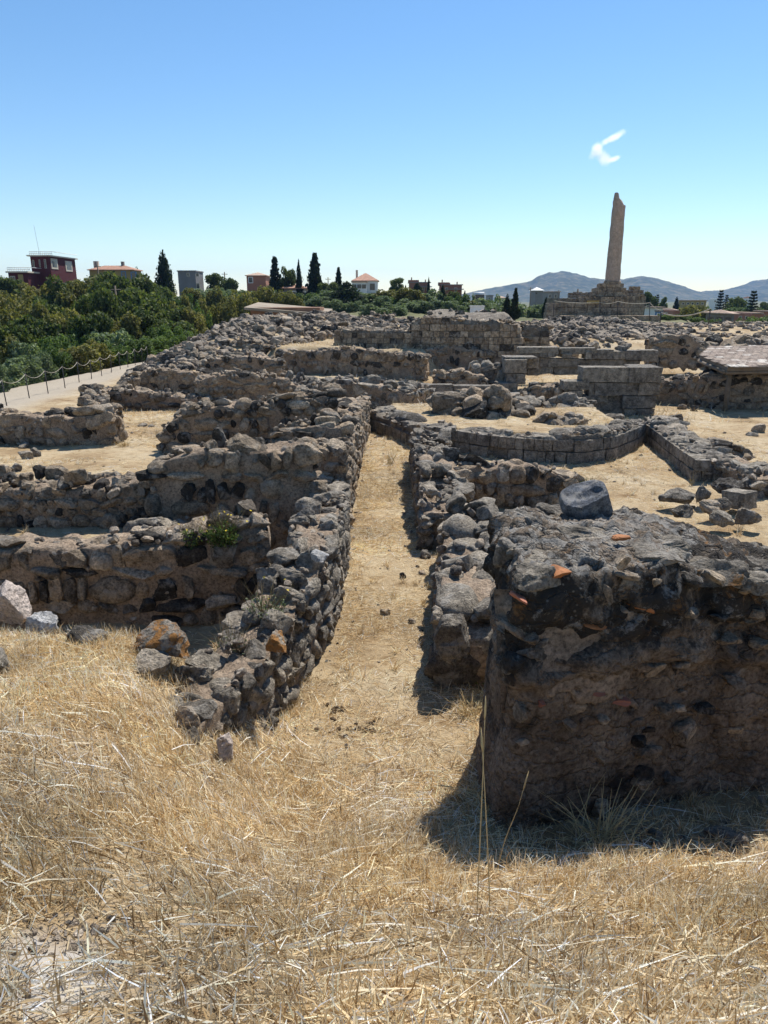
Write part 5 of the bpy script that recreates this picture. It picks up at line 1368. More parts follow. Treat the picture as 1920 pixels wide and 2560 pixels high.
# ---------------------------------------------------------------- trees and shrubs
def leaf_cloud(name, blobs, n, size, seed, mat, elong=1.5, up=0.25, lo=0.5):
    rs = np.random.RandomState(seed)
    B = np.array(blobs, float)                         # x y z rx ry rz
    w = (B[:, 3] * B[:, 4] * B[:, 5]) ** 0.7; w /= w.sum()
    k = rs.choice(len(B), n, p=w)
    d = rs.normal(size=(n, 3)); d /= np.linalg.norm(d, axis=1, keepdims=True)
    q = rs.uniform(lo, 1.05, n) ** 0.6
    lump = 1 + 0.22 * fbm(d * 1.0 + k[:, None] * 3.1, 3.0, 2, seed)
    c = B[k, :3] + d * B[k, 3:6] * (q * lump)[:, None]
    nrm = d * 0.7 + rs.normal(size=(n, 3)) * 0.8 + np.array([0, 0, up]); nrm /= np.linalg.norm(nrm, axis=1, keepdims=True)
    t = np.cross(nrm, rs.normal(size=(n, 3))); t /= np.linalg.norm(t, axis=1, keepdims=True)
    b = np.cross(nrm, t)
    s = size * rs.uniform(0.55, 1.35, n)[:, None]
    V = np.stack([c - t * s * elong * .5, c + b * s * .5, c + t * s * elong * .5 + nrm * s * .25, c - b * s * .5], 1).reshape(-1, 3)
    F = np.arange(n * 4).reshape(n, 4)
    return mesh_np(name, V, F, mat)
def blobs_round(seed, n, flat=1.0, ragged=0.2):
    r = random.Random(seed); out = [(0, 0, 0.50, 0.30, 0.30, 0.30)]
    for i in range(n):
        a = r.uniform(0, 6.283); z = r.uniform(0.18, 0.86); m_ = 0.38 * math.sqrt(max(0.05, 1 - ((z - 0.48) / 0.5) ** 2)) * r.uniform(.6, 1.05)
        s = r.uniform(0.09, 0.19)
        out.append((m_ * math.cos(a), m_ * math.sin(a), z, s * 1.15, s * 1.15, s * .9))
    return out
def blobs_dome(seed, n):
    r = random.Random(seed); out = [(0, 0, 0.3, 0.38, 0.38, 0.42)]
    for i in range(n):
        a = r.uniform(0, 6.283); z = r.uniform(0.08, 0.8); m_ = 0.42 * math.sqrt(max(0.05, 1 - (z / 0.95) ** 2)) * r.uniform(.7, 1.05)
        s = r.uniform(0.08, 0.17)
        out.append((m_ * math.cos(a), m_ * math.sin(a), z, s, s, s * 1.2))
    return out
def blobs_cyp(seed, wob=0.1):
    r = random.Random(seed); out = []
    for i in range(34):
        z = 0.03 + 0.93 * i / 33
        w = 0.46 * (min(z / 0.18, 1) ** .5) * (1 - max(0, (z - 0.25) / 0.77) ** 1.6) + 0.03
        a = r.uniform(0, 6.28)
        out.append((wob * w * math.cos(a) * 2, wob * w * math.sin(a) * 2, z, w * r.uniform(.85, 1.1), w * r.uniform(.85, 1.1), 0.06))
    return out
def blobs_conifer(seed):
    r = random.Random(seed); out = []
    for i in range(15):
        z = 0.06 + 0.9 * i / 14
        w = 0.5 * (1 - z) ** 0.75 + 0.03
        for k in range(6):
            a = 6.283 * k / 6 + r.uniform(-.4, .4); m_ = w * r.uniform(.35, .85)
            out.append((m_ * math.cos(a), m_ * math.sin(a), z + r.uniform(-.02, .02), 0.05 + w * .28, 0.05 + w * .28, 0.028))
    return out
def blobs_norfolk(seed):
    r = random.Random(seed); out = [(0, 0, 0.5, 0.03, 0.03, 0.5)]
    for i in range(9):
        z = 0.22 + 0.74 * i / 8
        w = 0.5 * (1 - (z - .2)) ** 0.8
        for k in range(7):
            a = 6.283 * k / 7 + i
            for q in (.35, .7, 1.0): out.append((w * q * math.cos(a), w * q * math.sin(a), z + 0.03 * q, 0.05, 0.05, 0.012))
    return out
KIND = {
 'pine': [leaf_cloud('crown', blobs_round(s, 22), 6500, 0.042, s, M_PINE) for s in range(4)],
 'olive': [leaf_cloud('crown', blobs_round(s + 10, 22), 6000, 0.040, s + 10, M_OLIVE) for s in range(3)],
 'green': [leaf_cloud('crown', blobs_dome(s + 20, 20), 5000, 0.042, s + 20, M_GREEN) for s in range(4)],
 'silver': [leaf_cloud('crown', blobs_dome(s + 30, 20), 4500, 0.045, s + 30, M_SILVER) for s in range(3)],
 'yellow': [leaf_cloud('crown', blobs_dome(s + 35, 20), 4500, 0.045, s + 35, M_OLIVE) for s in range(2)],
 'cypress': [leaf_cloud('crown', blobs_cyp(s + 40), 3600, 0.05, s + 40, M_CYPRESS, 1.8) for s in range(3)],
 'conifer': [leaf_cloud('crown', blobs_conifer(s + 50), 4200, 0.055, s + 50, M_CYPRESS, 1.7) for s in range(2)],
 'norfolk': [leaf_cloud('crown', blobs_norfolk(s + 60), 2400, 0.05, s + 60, M_CYPRESS, 1.6) for s in range(2)],
}
def trunk_mesh():
    V, F = [], []
    n = 7
    secs = [(0, 0, -0.05, 1.3), (0.05, 0.0, 0.12, 1.0), (0.0, 0.1, 0.4, .8), (0.15, 0.0, 0.75, .55), (0.1, 0.1, 1.0, .2)]
    for (x, y, z, r_) in secs:
        for i in range(n): V.append((x + r_ * math.cos(6.283 * i / n), y + r_ * math.sin(6.283 * i / n), z))
    for j in range(len(secs) - 1):
        for i in range(n): F.append([j * n + i, j * n + (i + 1) % n, (j + 1) * n + (i + 1) % n, (j + 1) * n + i])
    V0 = np.array(V)
    for b_ in range(4):                                # limbs
        a = b_ * 1.6 + .3; o_ = len(V)
        for t in (0, 1):
            for i in range(4):
                th_ = 6.283 * i / 4
                V.append((math.cos(a) * t * 5 + (0.4 - .25 * t) * math.cos(th_), math.sin(a) * t * 5 + (0.4 - .25 * t) * math.sin(th_), 0.3 + .08 * b_ + t * 0.3))
        for i in range(4): F.append([o_ + i, o_ + (i + 1) % 4, o_ + 4 + (i + 1) % 4, o_ + 4 + i])
    return mesh_np('trunk', V, F, M_BARK, smooth=True)
TRUNK = trunk_mesh()
TNAME = {'pine': ('pine_tree', 'tree'), 'olive': ('tamarisk_tree', 'tree'), 'green': ('shrub', 'shrub'), 'silver': ('grey_shrub', 'shrub'), 'yellow': ('broom_shrub', 'shrub'), 'cypress': ('cypress_tree', 'tree'), 'conifer': ('conifer_tree', 'tree'), 'norfolk': ('conifer_tree', 'tree')}
trt = random.Random(3)
def tree(kind, px, yt, D, wpx, label, group=None):
    t_ = atd(px, yt, D)
    zb_ = g1(t_[0], D)
    h = max(t_[2] - zb_, 0.5)
    w = wpx / FPX * D * 1.03
    nm, cat = TNAME[kind]
    root = thing(nm, label, cat, (t_[0], D, zb_), group)
    clear = {'pine': 0.10, 'olive': 0.06, 'cypress': 0.03, 'conifer': 0.06, 'norfolk': 0.05}.get(kind, -0.04)
    me = KIND[kind][trt.randrange(len(KIND[kind]))]
    obj('crown', me, root, (t_[0], D, zb_ + h * clear), (0, 0, trt.uniform(0, 6.28)), (w, w, h * (1 - clear) * (0.99 if kind in ('cypress', 'conifer', 'norfolk') else 1.06 if kind in ('pine', 'olive') else 1.05)))
    tr_ = min(0.02 * h + 0.05, 0.25)
    obj('trunk' if kind in ('pine', 'olive', 'cypress', 'conifer', 'norfolk') else 'stem', TRUNK, root, (t_[0], D, zb_), (0, 0, trt.uniform(0, 6)), (tr_, tr_, h * 0.7))
    return root
WOOD = [('olive', 95, 705, 82, 130), ('pine', 155, 692, 80, 120), ('olive', 210, 700, 76, 110), ('pine', 262, 692, 74, 120), ('pine', 325, 688, 78, 140), ('pine', 385, 708, 80, 90), ('olive', 35, 722, 66, 140), ('pine', 110, 745, 60, 140),
        ('olive', 185, 735, 62, 120), ('pine', 235, 725, 60, 110), ('pine', 285, 738, 58, 120), ('pine', 345, 735, 60, 140), ('pine', 425, 765, 62, 110), ('olive', 5, 770, 52, 140), ('pine', 75, 790, 48, 140), ('olive', 150, 785, 50, 140), ('olive', 120, 770, 54, 110),
        ('pine', 225, 792, 48, 120), ('olive', 300, 790, 50, 110), ('pine', 365, 785, 52, 120), ('pine', 430, 798, 54, 110), ('olive', 480, 775, 62, 80), ('pine', 20, 815, 44, 130), ('olive', 60, 745, 58, 120), ('pine', 15, 700, 95, 100)]
WL = {'pine': 'dark green pine standing in the wood on the left slope', 'olive': 'yellowish green feathery tree standing in the wood on the left slope'}
ORD = ['leftmost', 'second', 'third', 'fourth', 'fifth', 'sixth', 'seventh', 'eighth', 'ninth', 'tenth', 'eleventh', 'twelfth', 'thirteenth', 'fourteenth', 'fifteenth', 'sixteenth', 'seventeenth', 'eighteenth', 'nineteenth', 'twentieth', 'twenty first']
def ranked(items, text):                                # counts each row from the left
    rows_ = {}
    for it in items: rows_.setdefault(text(it), []).append(it)
    for tx, its in rows_.items():
        for i, it in enumerate(sorted(its, key=lambda q: q[1])):
            yield it, tx.replace('#', (ORD[i] + (' from the left' if i else '')) if len(its) > 1 else 'only')
for (k, px, yt, D, w), lab in ranked(WOOD, lambda q: '#, ' + ('dark pine' if q[0] == 'pine' else 'yellowish feathery tree') + ' in the ' + ('back' if q[3] > 70 else 'middle' if q[3] > 53 else 'front') + ' row of the wood'):
    tree(k, px, yt, D, w, lab, 'trees of the wood on the left slope')
ROWF = [('silver', 12, 892, 29, 110), ('silver', 62, 888, 30, 80), ('silver', 105, 878, 32, 60), ('green', 140, 862, 34, 90), ('yellow', 195, 862, 35, 120), ('silver', 60, 848, 37, 120), ('green', 125, 838, 39, 110), ('yellow', 5, 845, 37, 110), ('yellow', 235, 850, 39, 90), ('green', 290, 852, 40, 90),
        ('green', 345, 845, 41, 90), ('green', 385, 835, 43, 90), ('green', 425, 825, 45, 80), ('green', 200, 832, 43, 110), ('silver', 270, 828, 45, 120), ('green', 330, 822, 48, 110), ('green', 395, 812, 50, 90), ('silver', -10, 905, 26, 60), ('green', 455, 812, 50, 70), ('green', 160, 825, 46, 100), ('green', 90, 822, 46, 100)]
FL = {'silver': 'grey green bush at the edge of the gravel path', 'green': 'bright green bush along the foot of the wood', 'yellow': 'olive coloured rounded bush beside the rope fence path'}
for (k, px, yt, D, w), lab in ranked(ROWF, lambda q: '#, ' + ('olive coloured rounded bush near the rope fence path' if q[0] == 'yellow' else 'grey green bush at the edge of the gravel path' if q[0] == 'silver' else 'bright green bush ' + ('close to the path' if q[3] < 42 else 'against the wood'))):
    tree(k, px, yt, D, w, lab, 'bushes between the wood and the path')
SLOPE = [('silver', 440, 738, 92, 80), ('silver', 490, 722, 104, 90), ('silver', 540, 718, 106, 90), ('silver', 590, 724, 104, 80), ('silver', 640, 728, 100, 80), ('silver', 800, 740, 84, 80), ('silver', 835, 748, 80, 60), ('silver', 930, 757, 72, 80), ('silver', 985, 752, 76, 70), ('silver', 1030, 744, 82, 80),
         ('silver', 1075, 748, 82, 80), ('silver', 1130, 752, 80, 70), ('silver', 1180, 755, 84, 70), ('silver', 1245, 764, 80, 80), ('silver', 1310, 760, 86, 70), ('silver', 1350, 758, 86, 60), ('silver', 460, 752, 82, 60), ('silver', 880, 750, 80, 60), ('silver', 1225, 758, 92, 60), ('silver', 760, 745, 84, 60), ('silver', 395, 745, 96, 60)]
for (k, px, yt, D, w), lab in ranked(SLOPE, lambda q: '#, pale silvery shrub ' + ('left of the gold thicket' if q[1] < 500 else 'behind the gold thicket' if q[1] < 700 else 'below the white house' if q[1] < 1000 else 'below the brick houses' if q[1] < 1160 else 'left of the podium')):
    tree(k, px, yt, D, w, lab, 'silvery shrubs beyond the ruins')
rb = random.Random(21)
BELT = []
for k in range(34):
    px = 430 + k * 26 + rb.uniform(-10, 10)
    kd = rb.choice(('silver', 'green', 'silver', 'yellow'))
    BELT.append((kd, px, 727 + rb.uniform(-9, 16) + (14 if px > 1150 else 0), rb.uniform(84, 104), rb.uniform(50, 85)))
for (k, px, yt, D, w), lab in ranked(BELT, lambda q: '#, ' + {'silver': 'greyish', 'green': 'green', 'yellow': 'yellow green'}[q[0]] + ' bush of the scrub belt below the ridge houses'):
    tree(k, px, yt, D, w, lab, 'belt of scrub below the ridge houses')
GOLD = [('yellow', 560, 745, 66, 70), ('yellow', 600, 728, 72, 80), ('yellow', 650, 716, 74, 90), ('yellow', 695, 722, 74, 90), ('yellow', 735, 735, 74, 60), ('yellow', 520, 750, 66, 70), ('yellow', 625, 735, 70, 70)]
for (k, px, yt, D, w), lab in ranked(GOLD, lambda q: '#, olive gold bush in the thicket behind the shed roof'):
    tree(k, px, yt, D, w, lab, 'olive gold thicket behind the shed roof')
for k, px, yt, D, w, lab in [
    ('cypress', 405, 624, 96, 46, 'tallest cypress, broad and dark, left of the grey block'), ('conifer', 686, 641, 112, 40, 'layered dark conifer left of the thin cypress'), ('pine', 718, 668, 114, 44, 'spreading dark pine between the conifer and the thin cypress'),
    ('cypress', 746, 649, 112, 18, 'thin straight cypress between the ridge conifers'), ('conifer', 786, 633, 106, 50, 'tall layered dark conifer right of the tiled pavilion'), ('conifer', 846, 668, 108, 26, 'small conifer left of the white house'),
    ('cypress', 866, 704, 84, 84, 'broad black green tree in front of the white house'), ('pine', 822, 705, 100, 50, 'dark bushy tree between two conifers'), ('pine', 536, 688, 122, 46, 'dark round tree right of the grey block'), ('pine', 568, 692, 120, 46, 'second dark round tree right of the grey block'),
    ('green', 966, 736, 88, 66, 'dense round green bush right of the white house'), ('pine', 992, 697, 128, 36, 'feathery dark tree behind the round bush'), ('green', 985, 725, 110, 50, 'grey green bush behind the round one'), ('cypress', 1043, 706, 110, 26, 'black cypress before the first brick house'), ('cypress', 1072, 692, 150, 8, 'needle thin cypress behind the first brick house'),
    ('cypress', 1107, 711, 96, 17, 'left one of three cypresses before the second brick house'), ('pine', 1136, 728, 97, 36, 'dark shaggy tree between the cypresses before the second brick house'), ('cypress', 1162, 727, 96, 15, 'right one of three cypresses before the second brick house'), ('cypress', 1014, 712, 130, 8, 'small thin cypress left of the first brick house'),
    ('green', 1195, 730, 150, 34, 'far green tree right of the second brick house'), ('cypress', 1269, 734, 62, 22, 'shorter one of the paired cypresses left of the podium'), ('conifer', 1290, 720, 62, 28, 'ragged taller one of the paired cypresses left of the podium'), ('cypress', 1366, 742, 78, 18, 'dark narrow cypress beside the podium steps'),
    ('pine', 1626, 735, 135, 44, 'dark green tree just right of the podium'), ('norfolk', 1645, 737, 190, 14, 'thin tiered conifer far behind the white yard'), ('cypress', 1693, 741, 170, 16, 'dark bent cypress left of the long ochre building'), ('yellow', 1722, 762, 105, 66, 'olive green spreading tree before the long ochre building'), ('olive', 1752, 764, 108, 44, 'smaller olive green tree beside the hipped roof house'),
    ('norfolk', 1804, 726, 150, 22, 'tall tiered conifer behind the hipped roof house'), ('norfolk', 1818, 738, 170, 16, 'smaller tiered conifer right of the tall one'), ('pine', 1843, 742, 160, 46, 'wide dark tree on the far slope at the right'), ('norfolk', 1886, 728, 130, 30, 'tiered conifer with wide branches near the right edge'),
    ('pine', 1912, 757, 170, 30, 'dark tree at the right edge on the far slope'), ('green', 1862, 792, 92, 60, 'light green bush before the brown low house'), ('green', 1880, 762, 150, 60, 'green tree behind the terracotta house at the edge'), ('green', 1775, 765, 150, 40, 'green bush behind the hipped roof house'), ('green', 1835, 768, 150, 60, 'green tree behind the brown low house'),
    ('green', 1668, 786, 86, 34, 'low green bush right of the blue kiosk'), ('pine', 1660, 745, 180, 20, 'small dark tree far behind the terracotta house'), ('olive', 448, 746, 66, 56, 'lone small round tree on the open slope'), ('green', 500, 752, 64, 56, 'round green bush right of the lone small tree'), ('green', 340, 668, 125, 40, 'green bush beside the yellow house'),
    ('silver', 230, 688, 100, 60, 'silvery bush in front of the yellow house'), ('green', 10, 690, 120, 40, 'grey green tree left of the red villa'), ('silver', 420, 705, 110, 50, 'silvery bush at the foot of the grey block')]:
    tree(k, px, yt, D, w, lab)

LOWB = [('green', px, yt, D, w) for px, yt, D, w in [(1690, 792, 70, 70), (1735, 790, 72, 60), (1785, 797, 68, 50), (1835, 796, 72, 60), (1900, 792, 74, 70), (1660, 796, 68, 40), (1760, 793, 80, 50), (1930, 790, 78, 60)]]
for (k, px, yt, D, w), lab in ranked(LOWB, lambda q: '#, low green bush behind the low walls right of the podium'):
    tree(k, px, yt, D, w, lab, 'low bushes behind the rough wall')

# ---------------------------------------------------------------- plants among the stones
M_FLOWER = plain('yellow_flower', (0.75, 0.55, 0.04)); M_STEM = plain('dry_stem', (0.22, 0.17, 0.09)); M_STRAWP = plain('straw_stem', (0.50, 0.38, 0.19))
def plant(label, loc, h, w, ns, seed, leafmat, nl, nf=0, name='wild_plant', stem=None, cat='plant', low=0.6, ls=0.016):
    r = random.Random(seed)
    root = thing(name, label, cat, loc)
    V, F, LV, FV = [], [], [], []
    ends = []
    for k in range(ns):
        a = r.uniform(0, 6.283); q = math.sqrt(r.random()) * w
        p0 = np.array([r.gauss(0, w * .18), r.gauss(0, w * .18), -0.02]); hh = h * r.uniform(.45, 1.0)
        p2 = p0 + np.array([q * math.cos(a), q * math.sin(a), hh]); p1 = (p0 + p2) / 2 + np.array([0, 0, hh * .12])
        s = np.array([-math.sin(a), math.cos(a), 0]) * 0.0022
        s2 = np.array([math.cos(a), math.sin(a), 0]) * 0.0022
        for ss in (s, s2):
            o_ = len(V)
            V += [p0 - ss, p0 + ss, p1 - ss, p1 + ss, p2 - ss * .4, p2 + ss * .4]
            F += [[o_, o_ + 1, o_ + 3, o_ + 2], [o_ + 2, o_ + 3, o_ + 5, o_ + 4]]
        ends.append((p0, p1, p2))
    o = bpy.data.objects.new('stems', mesh_np('stems', np.array(V), F, stem or M_STEM)); COL.objects.link(o); o.parent = root; o['kind'] = 'stuff'
    if nl:
        V, F = [], []
        for k in range(nl):
            p0, p1, p2 = ends[r.randrange(ns)]
            t = r.random() ** 1.0 * low
            p = p0 + (p2 - p0) * t + np.array([r.gauss(0, .015), r.gauss(0, .015), r.gauss(0, .012)])
            d = np.array([r.gauss(0, 1), r.gauss(0, 1), r.gauss(.4, .6)]); d /= np.linalg.norm(d)
            s = np.cross(d, [r.gauss(0, 1), r.gauss(0, 1), r.gauss(0, 1)]); s /= np.linalg.norm(s)
            l = ls * r.uniform(.7, 1.6); o_ = len(V)
            V += [p, p + d * l * .5 + s * l * .28, p + d * l, p + d * l * .5 - s * l * .28]; F.append([o_, o_ + 1, o_ + 2, o_ + 3])
        o = bpy.data.objects.new('leaves', mesh_np('leaves', np.array(V), F, leafmat)); COL.objects.link(o); o.parent = root; o['kind'] = 'stuff'
    for k in range(nf):
        p = ends[k % ns][2]
        f = bpy.data.objects.new('flower', FLOWER); COL.objects.link(f); f.parent = root; f.location = tuple(p); f.scale = (.012,) * 3; f.rotation_euler = (r.gauss(0, .5), r.gauss(0, .5), r.uniform(0, 6))
    return root
fv, ff = [(0, 0, 0)], []
for k in range(8):
    a = 6.283 * k / 8
    o_ = len(fv); fv += [(math.cos(a - .3) * .6, math.sin(a - .3) * .6, .15), (math.cos(a) * 1.1, math.sin(a) * 1.1, .25), (math.cos(a + .3) * .6, math.sin(a + .3) * .6, .15)]; ff.append([0, o_, o_ + 1, o_ + 2])
FLOWER = mesh_np('flower', fv, ff, M_FLOWER)
p = at(550, 1362, 0.84); plant('large yellow flowering shrub on the shadowed cross wall', (p[0], p[1] + .12, 0.84), 0.36, 0.26, 90, 1, M_GREEN, 2600, 14, low=0.5, ls=.022)
p = at(476, 1366, 0.82); plant('smaller green flowering shrub left of the large one on the cross wall', (p[0], p[1] + .12, 0.82), 0.22, 0.17, 50, 2, M_GREEN, 1700, 9, low=0.6, ls=.02)
p = at(690, 1560, 0.68); plant('straggling dry plant with sparse leaves on the near corridor wall', (p[0] - .1, p[1] + .1, 0.66), 0.36, 0.24, 60, 3, M_SILVER, 900, 4)
p = at(620, 1640, 0.6); plant('dry twiggy plant at the low end of the corridor wall', (p[0] - .12, p[1] + .1, 0.56), 0.26, 0.2, 50, 4, M_SILVER, 350)
p = hit(1196, 1712); plant('small green sprig in the shade at the wall foot', p, 0.12, 0.09, 8, 5, M_GREEN, 120, 0, ls=.03, low=.95)
p = hit(1320, 2100); plant('tangle of dry grass in the shade of the crusted block', (1.15, 3.25, g1(1.15, 3.25)), 0.25, 0.35, 90, 6, None, 0, stem=M_STRAWP, name='dry_grass', cat='grass')
p = hit(975, 1165); plant('brown dry weed at the far end of the corridor', p, 0.35, 0.2, 30, 7, M_OLIVE, 60, stem=M_STRAWP)
p = hit(310, 1118); plant('dry brown tuft at the corner of the pale stones', p, 0.16, 0.22, 60, 8, None, 0, stem=M_STRAWP, name='dry_grass', cat='grass')
p = hit(1728, 1215); plant('small dry thistle at the end of the eroded block wall', p, 0.3, 0.08, 8, 9, M_OLIVE, 30, stem=M_STRAWP)
p = at(1478, 1208, 0.45); plant('grey weed behind the broken mortar', (p[0], p[1], 0.42), 0.18, 0.2, 40, 10, M_SILVER, 300)
p = hit(1180, 1790); plant('dry grass clump by the foot of the near boulder wall', p, 0.16, 0.2, 60, 12, None, 0, stem=M_STRAWP, name='dry_grass', cat='grass')
# tall dry stalks standing in the foreground
stalks = [('tallest dry grass stalk before the shaded corner', [(1192, 2300), (1200, 2100), (1206, 1960), (1212, 1800)], 0), ('dry stalk leaning right beside the tallest one', [(1226, 2310), (1222, 2180), (1212, 1980), (1206, 1880)], 0.03),
          ('arched dry stalk with a bowed tip', [(1240, 2180), (1262, 2100), (1295, 2020), (1308, 1975)], 0.3), ('thin stalk bending left over the shaded corner', [(1202, 2090), (1206, 2010), (1190, 1975), (1132, 1968)], 0.35)]
for lab, pts, dd in stalks:
    b0 = hit(*pts[0]); P3 = [(b0[0], b0[1], b0[2] - .02)] + [atd(px, py, b0[1] + .03 * i) for i, (px, py) in enumerate(pts[1:], 1)]
    o = thing('grass_stalk', lab, 'grass', b0)
    Q = []
    for t in np.linspace(0, 3, 16):
        i = min(int(t), 2); f = t - i
        a, b2 = np.array(P3[i]), np.array(P3[i + 1])
        Q.append(a + (b2 - a) * f)
    Q = np.array(Q); Q[1:-1] = (Q[:-2] + 2 * Q[1:-1] + Q[2:]) / 4
    tube('stem', Q, list(np.linspace(0.0028, 0.0012, 16)), M_STRAWP, o, 5)
    e = Q[-1]; d = Q[-1] - Q[-3]; d /= np.linalg.norm(d)
    tube('seed_head', [e, e + d * .02, e + d * .05, e + d * .09], [0.001, 0.004, 0.0035, 0.0005], M_STRAWP, o, 5)

# ---------------------------------------------------------------- dry grass
m, nt, b = mat_new('straw', 0.7)
at_ = N(nt, 'ShaderNodeVertexColor', layer_name='tint')
nt.links.new(at_.outputs['Color'], b.inputs['Base Color'])
tr = N(nt, 'ShaderNodeBsdfTranslucent'); nt.links.new(at_.outputs['Color'], tr.inputs['Color'])
ms = N(nt, 'ShaderNodeMixShader'); ms.inputs[0].default_value = 0.33
nt.links.new(b.outputs[0], ms.inputs[1]); nt.links.new(tr.outputs[0], ms.inputs[2]); nt.links.new(ms.outputs[0], nt.nodes['Material Output'].inputs['Surface'])
M_STRAW = m
PAL = np.array([(0.50, 0.355, 0.175), (0.58, 0.44, 0.235), (0.40, 0.265, 0.115), (0.68, 0.565, 0.36), (0.27, 0.165, 0.07), (0.80, 0.73, 0.56), (0.17, 0.10, 0.045), (0.47, 0.34, 0.17)])
PAL = np.minimum(PAL * np.array([1.02, 1.03, 1.09]), 0.85)
def straw(name, label, X_, Y_, L, az, pit, bend, W, rs, lift, pw=(.17, .21, .10, .22, .07, .13, .03, .07)):
    n = len(X_)
    h = np.stack([np.cos(az), np.sin(az)], 1)
    run = L * np.cos(pit - bend * .5)
    sl = (gi(X_ + h[:, 0] * run, Y_ + h[:, 1] * run) - gi(X_, Y_)) / np.maximum(np.abs(run), 1e-4)
    flat = 1 / np.sqrt(1 + np.clip(np.abs(sl), 0, 3) ** 2 * 1.6)
    pts = []
    hx, hz = np.zeros(n), np.zeros(n)
    for k, ang in ((0, None), (1, pit), (2, pit - bend)):
        if ang is not None:
            hx = hx + 0.5 * L * flat * np.cos(ang); hz = hz + 0.5 * L * np.sin(ang)
        x, y = X_ + h[:, 0] * hx, Y_ + h[:, 1] * hx
        z = gi(x, y) + np.maximum(lift + hz, 0.004)
        pts.append(np.stack([x, y, z], 1))
    side = np.cross(pts[2] - pts[0], rs.normal(size=(n, 3)) + np.array([0, -.6, .8])); side /= np.linalg.norm(side, axis=1, keepdims=True) + 1e-9
    w = W[:, None] * .5
    V = np.stack([pts[0] - side * w, pts[0] + side * w, pts[1] - side * w * .9, pts[1] + side * w * .9, pts[2] - side * w * .35, pts[2] + side * w * .35], 1).reshape(-1, 3)
    i = np.arange(n)[:, None] * 6
    F = np.concatenate([i + np.array([[0, 1, 3, 2]]), i + np.array([[2, 3, 5, 4]])], 0)
    me = mesh_np(name, V, F, M_STRAW)
    ca = me.color_attributes.new('tint', 'FLOAT_COLOR', 'POINT')
    c = np.minimum(PAL[rs.choice(len(PAL), n, p=pw)] * rs.uniform(.95, 1.4, n)[:, None], 0.86)
    pq = np.stack([X_, Y_, np.zeros(n)], 1)
    c = c * np.clip(1.0 + 0.28 * fbm(pq, 1.3, 3, 61), .6, 1.4)[:, None] * (1 + np.array([[0.04, 0.0, -0.10]]) * fbm(pq, 2.1, 2, 63)[:, None])
    c = np.concatenate([np.repeat(np.clip(c, 0, .88), 6, 0), np.ones((n * 6, 1))], 1).astype(np.float32)
    ca.data.foreach_set('color', c.ravel())
    return tag(obj(name, me), label, 'grass', kind='stuff')
MASS = [tuple(A), tuple(B_), tuple(B_ + v * DEP), tuple(A + v * DEP)]
bare = hit(95, 2385); bare2 = hit(200, 2330)
def sample(n, x0, x1, y0, y1, rs, dens=None):
    X_, Y_ = rs.uniform(x0, x1, n), rs.uniform(y0, y1, n)
    ok = np.abs(X_) < (Y_ + 1.0) * 0.62 + 0.5
    ok &= ~in_poly(X_, Y_, MASS)
    P = np.stack([X_, Y_, np.zeros(n)], 1)
    if dens is not None: ok &= rs.random_sample(n) < dens(X_, Y_, P)
    return X_[ok], Y_[ok]
def dens_near(x, y, P):
    d = 0.75 + 0.35 * fbm(P, 2.2, 3, 77)
    d = d * (1 - 0.93 * np.exp(-((x - bare[0]) ** 2 + ((y - bare[1]) * 1.2) ** 2) / 0.028)) * (1 - 0.8 * np.exp(-((x - bare2[0]) ** 2 + (y - bare2[1]) ** 2) / 0.008))
    corr = sst(3.3, 4.4, y) * sst(-0.75, -0.35, x) * (1 - sst(0.5, 0.7, x))
    d = d * (1 - 0.86 * corr)
    room = sst(4.35, 4.7, y) * (1 - sst(-0.9, -0.7, x))
    shade = sst(2.75, 3.1, y) * sst(0.5, 0.75, x)
    return d * (1 - 0.75 * room) * (1 - 0.8 * shade)
def dens_floor(x, y, P):
    d = 0.45 + 0.55 * fbm(P, 0.9, 3, 21)
    walls = (x > -1.05) & (x < -0.4) & (y < 17)
    lroom = (x < -1.0) & (((y > 6.2) & (y < 6.9)) | ((y > 7.9) & (y < 8.9)) | ((y > 11.9) & (y < 13)))
    edge = np.exp(-((x + .38) / .18) ** 2) * (y < 9.5)
    d = d + 0.9 * ((x > -.42) & (x < .75) & (y < 16))
    return np.clip(d, 0.05, 1) * (~walls) * (~lroom) + edge * .9
rs = np.random.RandomState(9)
Xn, Yn = sample(250000, -3.3, 3.3, 0.75, 5.3, rs, dens_near)
n = len(Xn)
stand = rs.random_sample(n) < 0.38
L = np.where(stand, rs.uniform(.03, .11, n), rs.lognormal(-2.6, .5, n))
pit = np.where(stand, rs.uniform(.7, 1.5, n), rs.uniform(-.05, .35, n))
az = rs.uniform(0, 6.283, n)
straw('dry_straw', 'golden dry straw covering the bank in the foreground', Xn, Yn, L, az, pit, rs.uniform(-.2, .6, n), rs.uniform(.0018, .0048, n) * np.clip(1.7 - Yn * .25, 1, 1.5), rs, rs.uniform(0, .03, n))
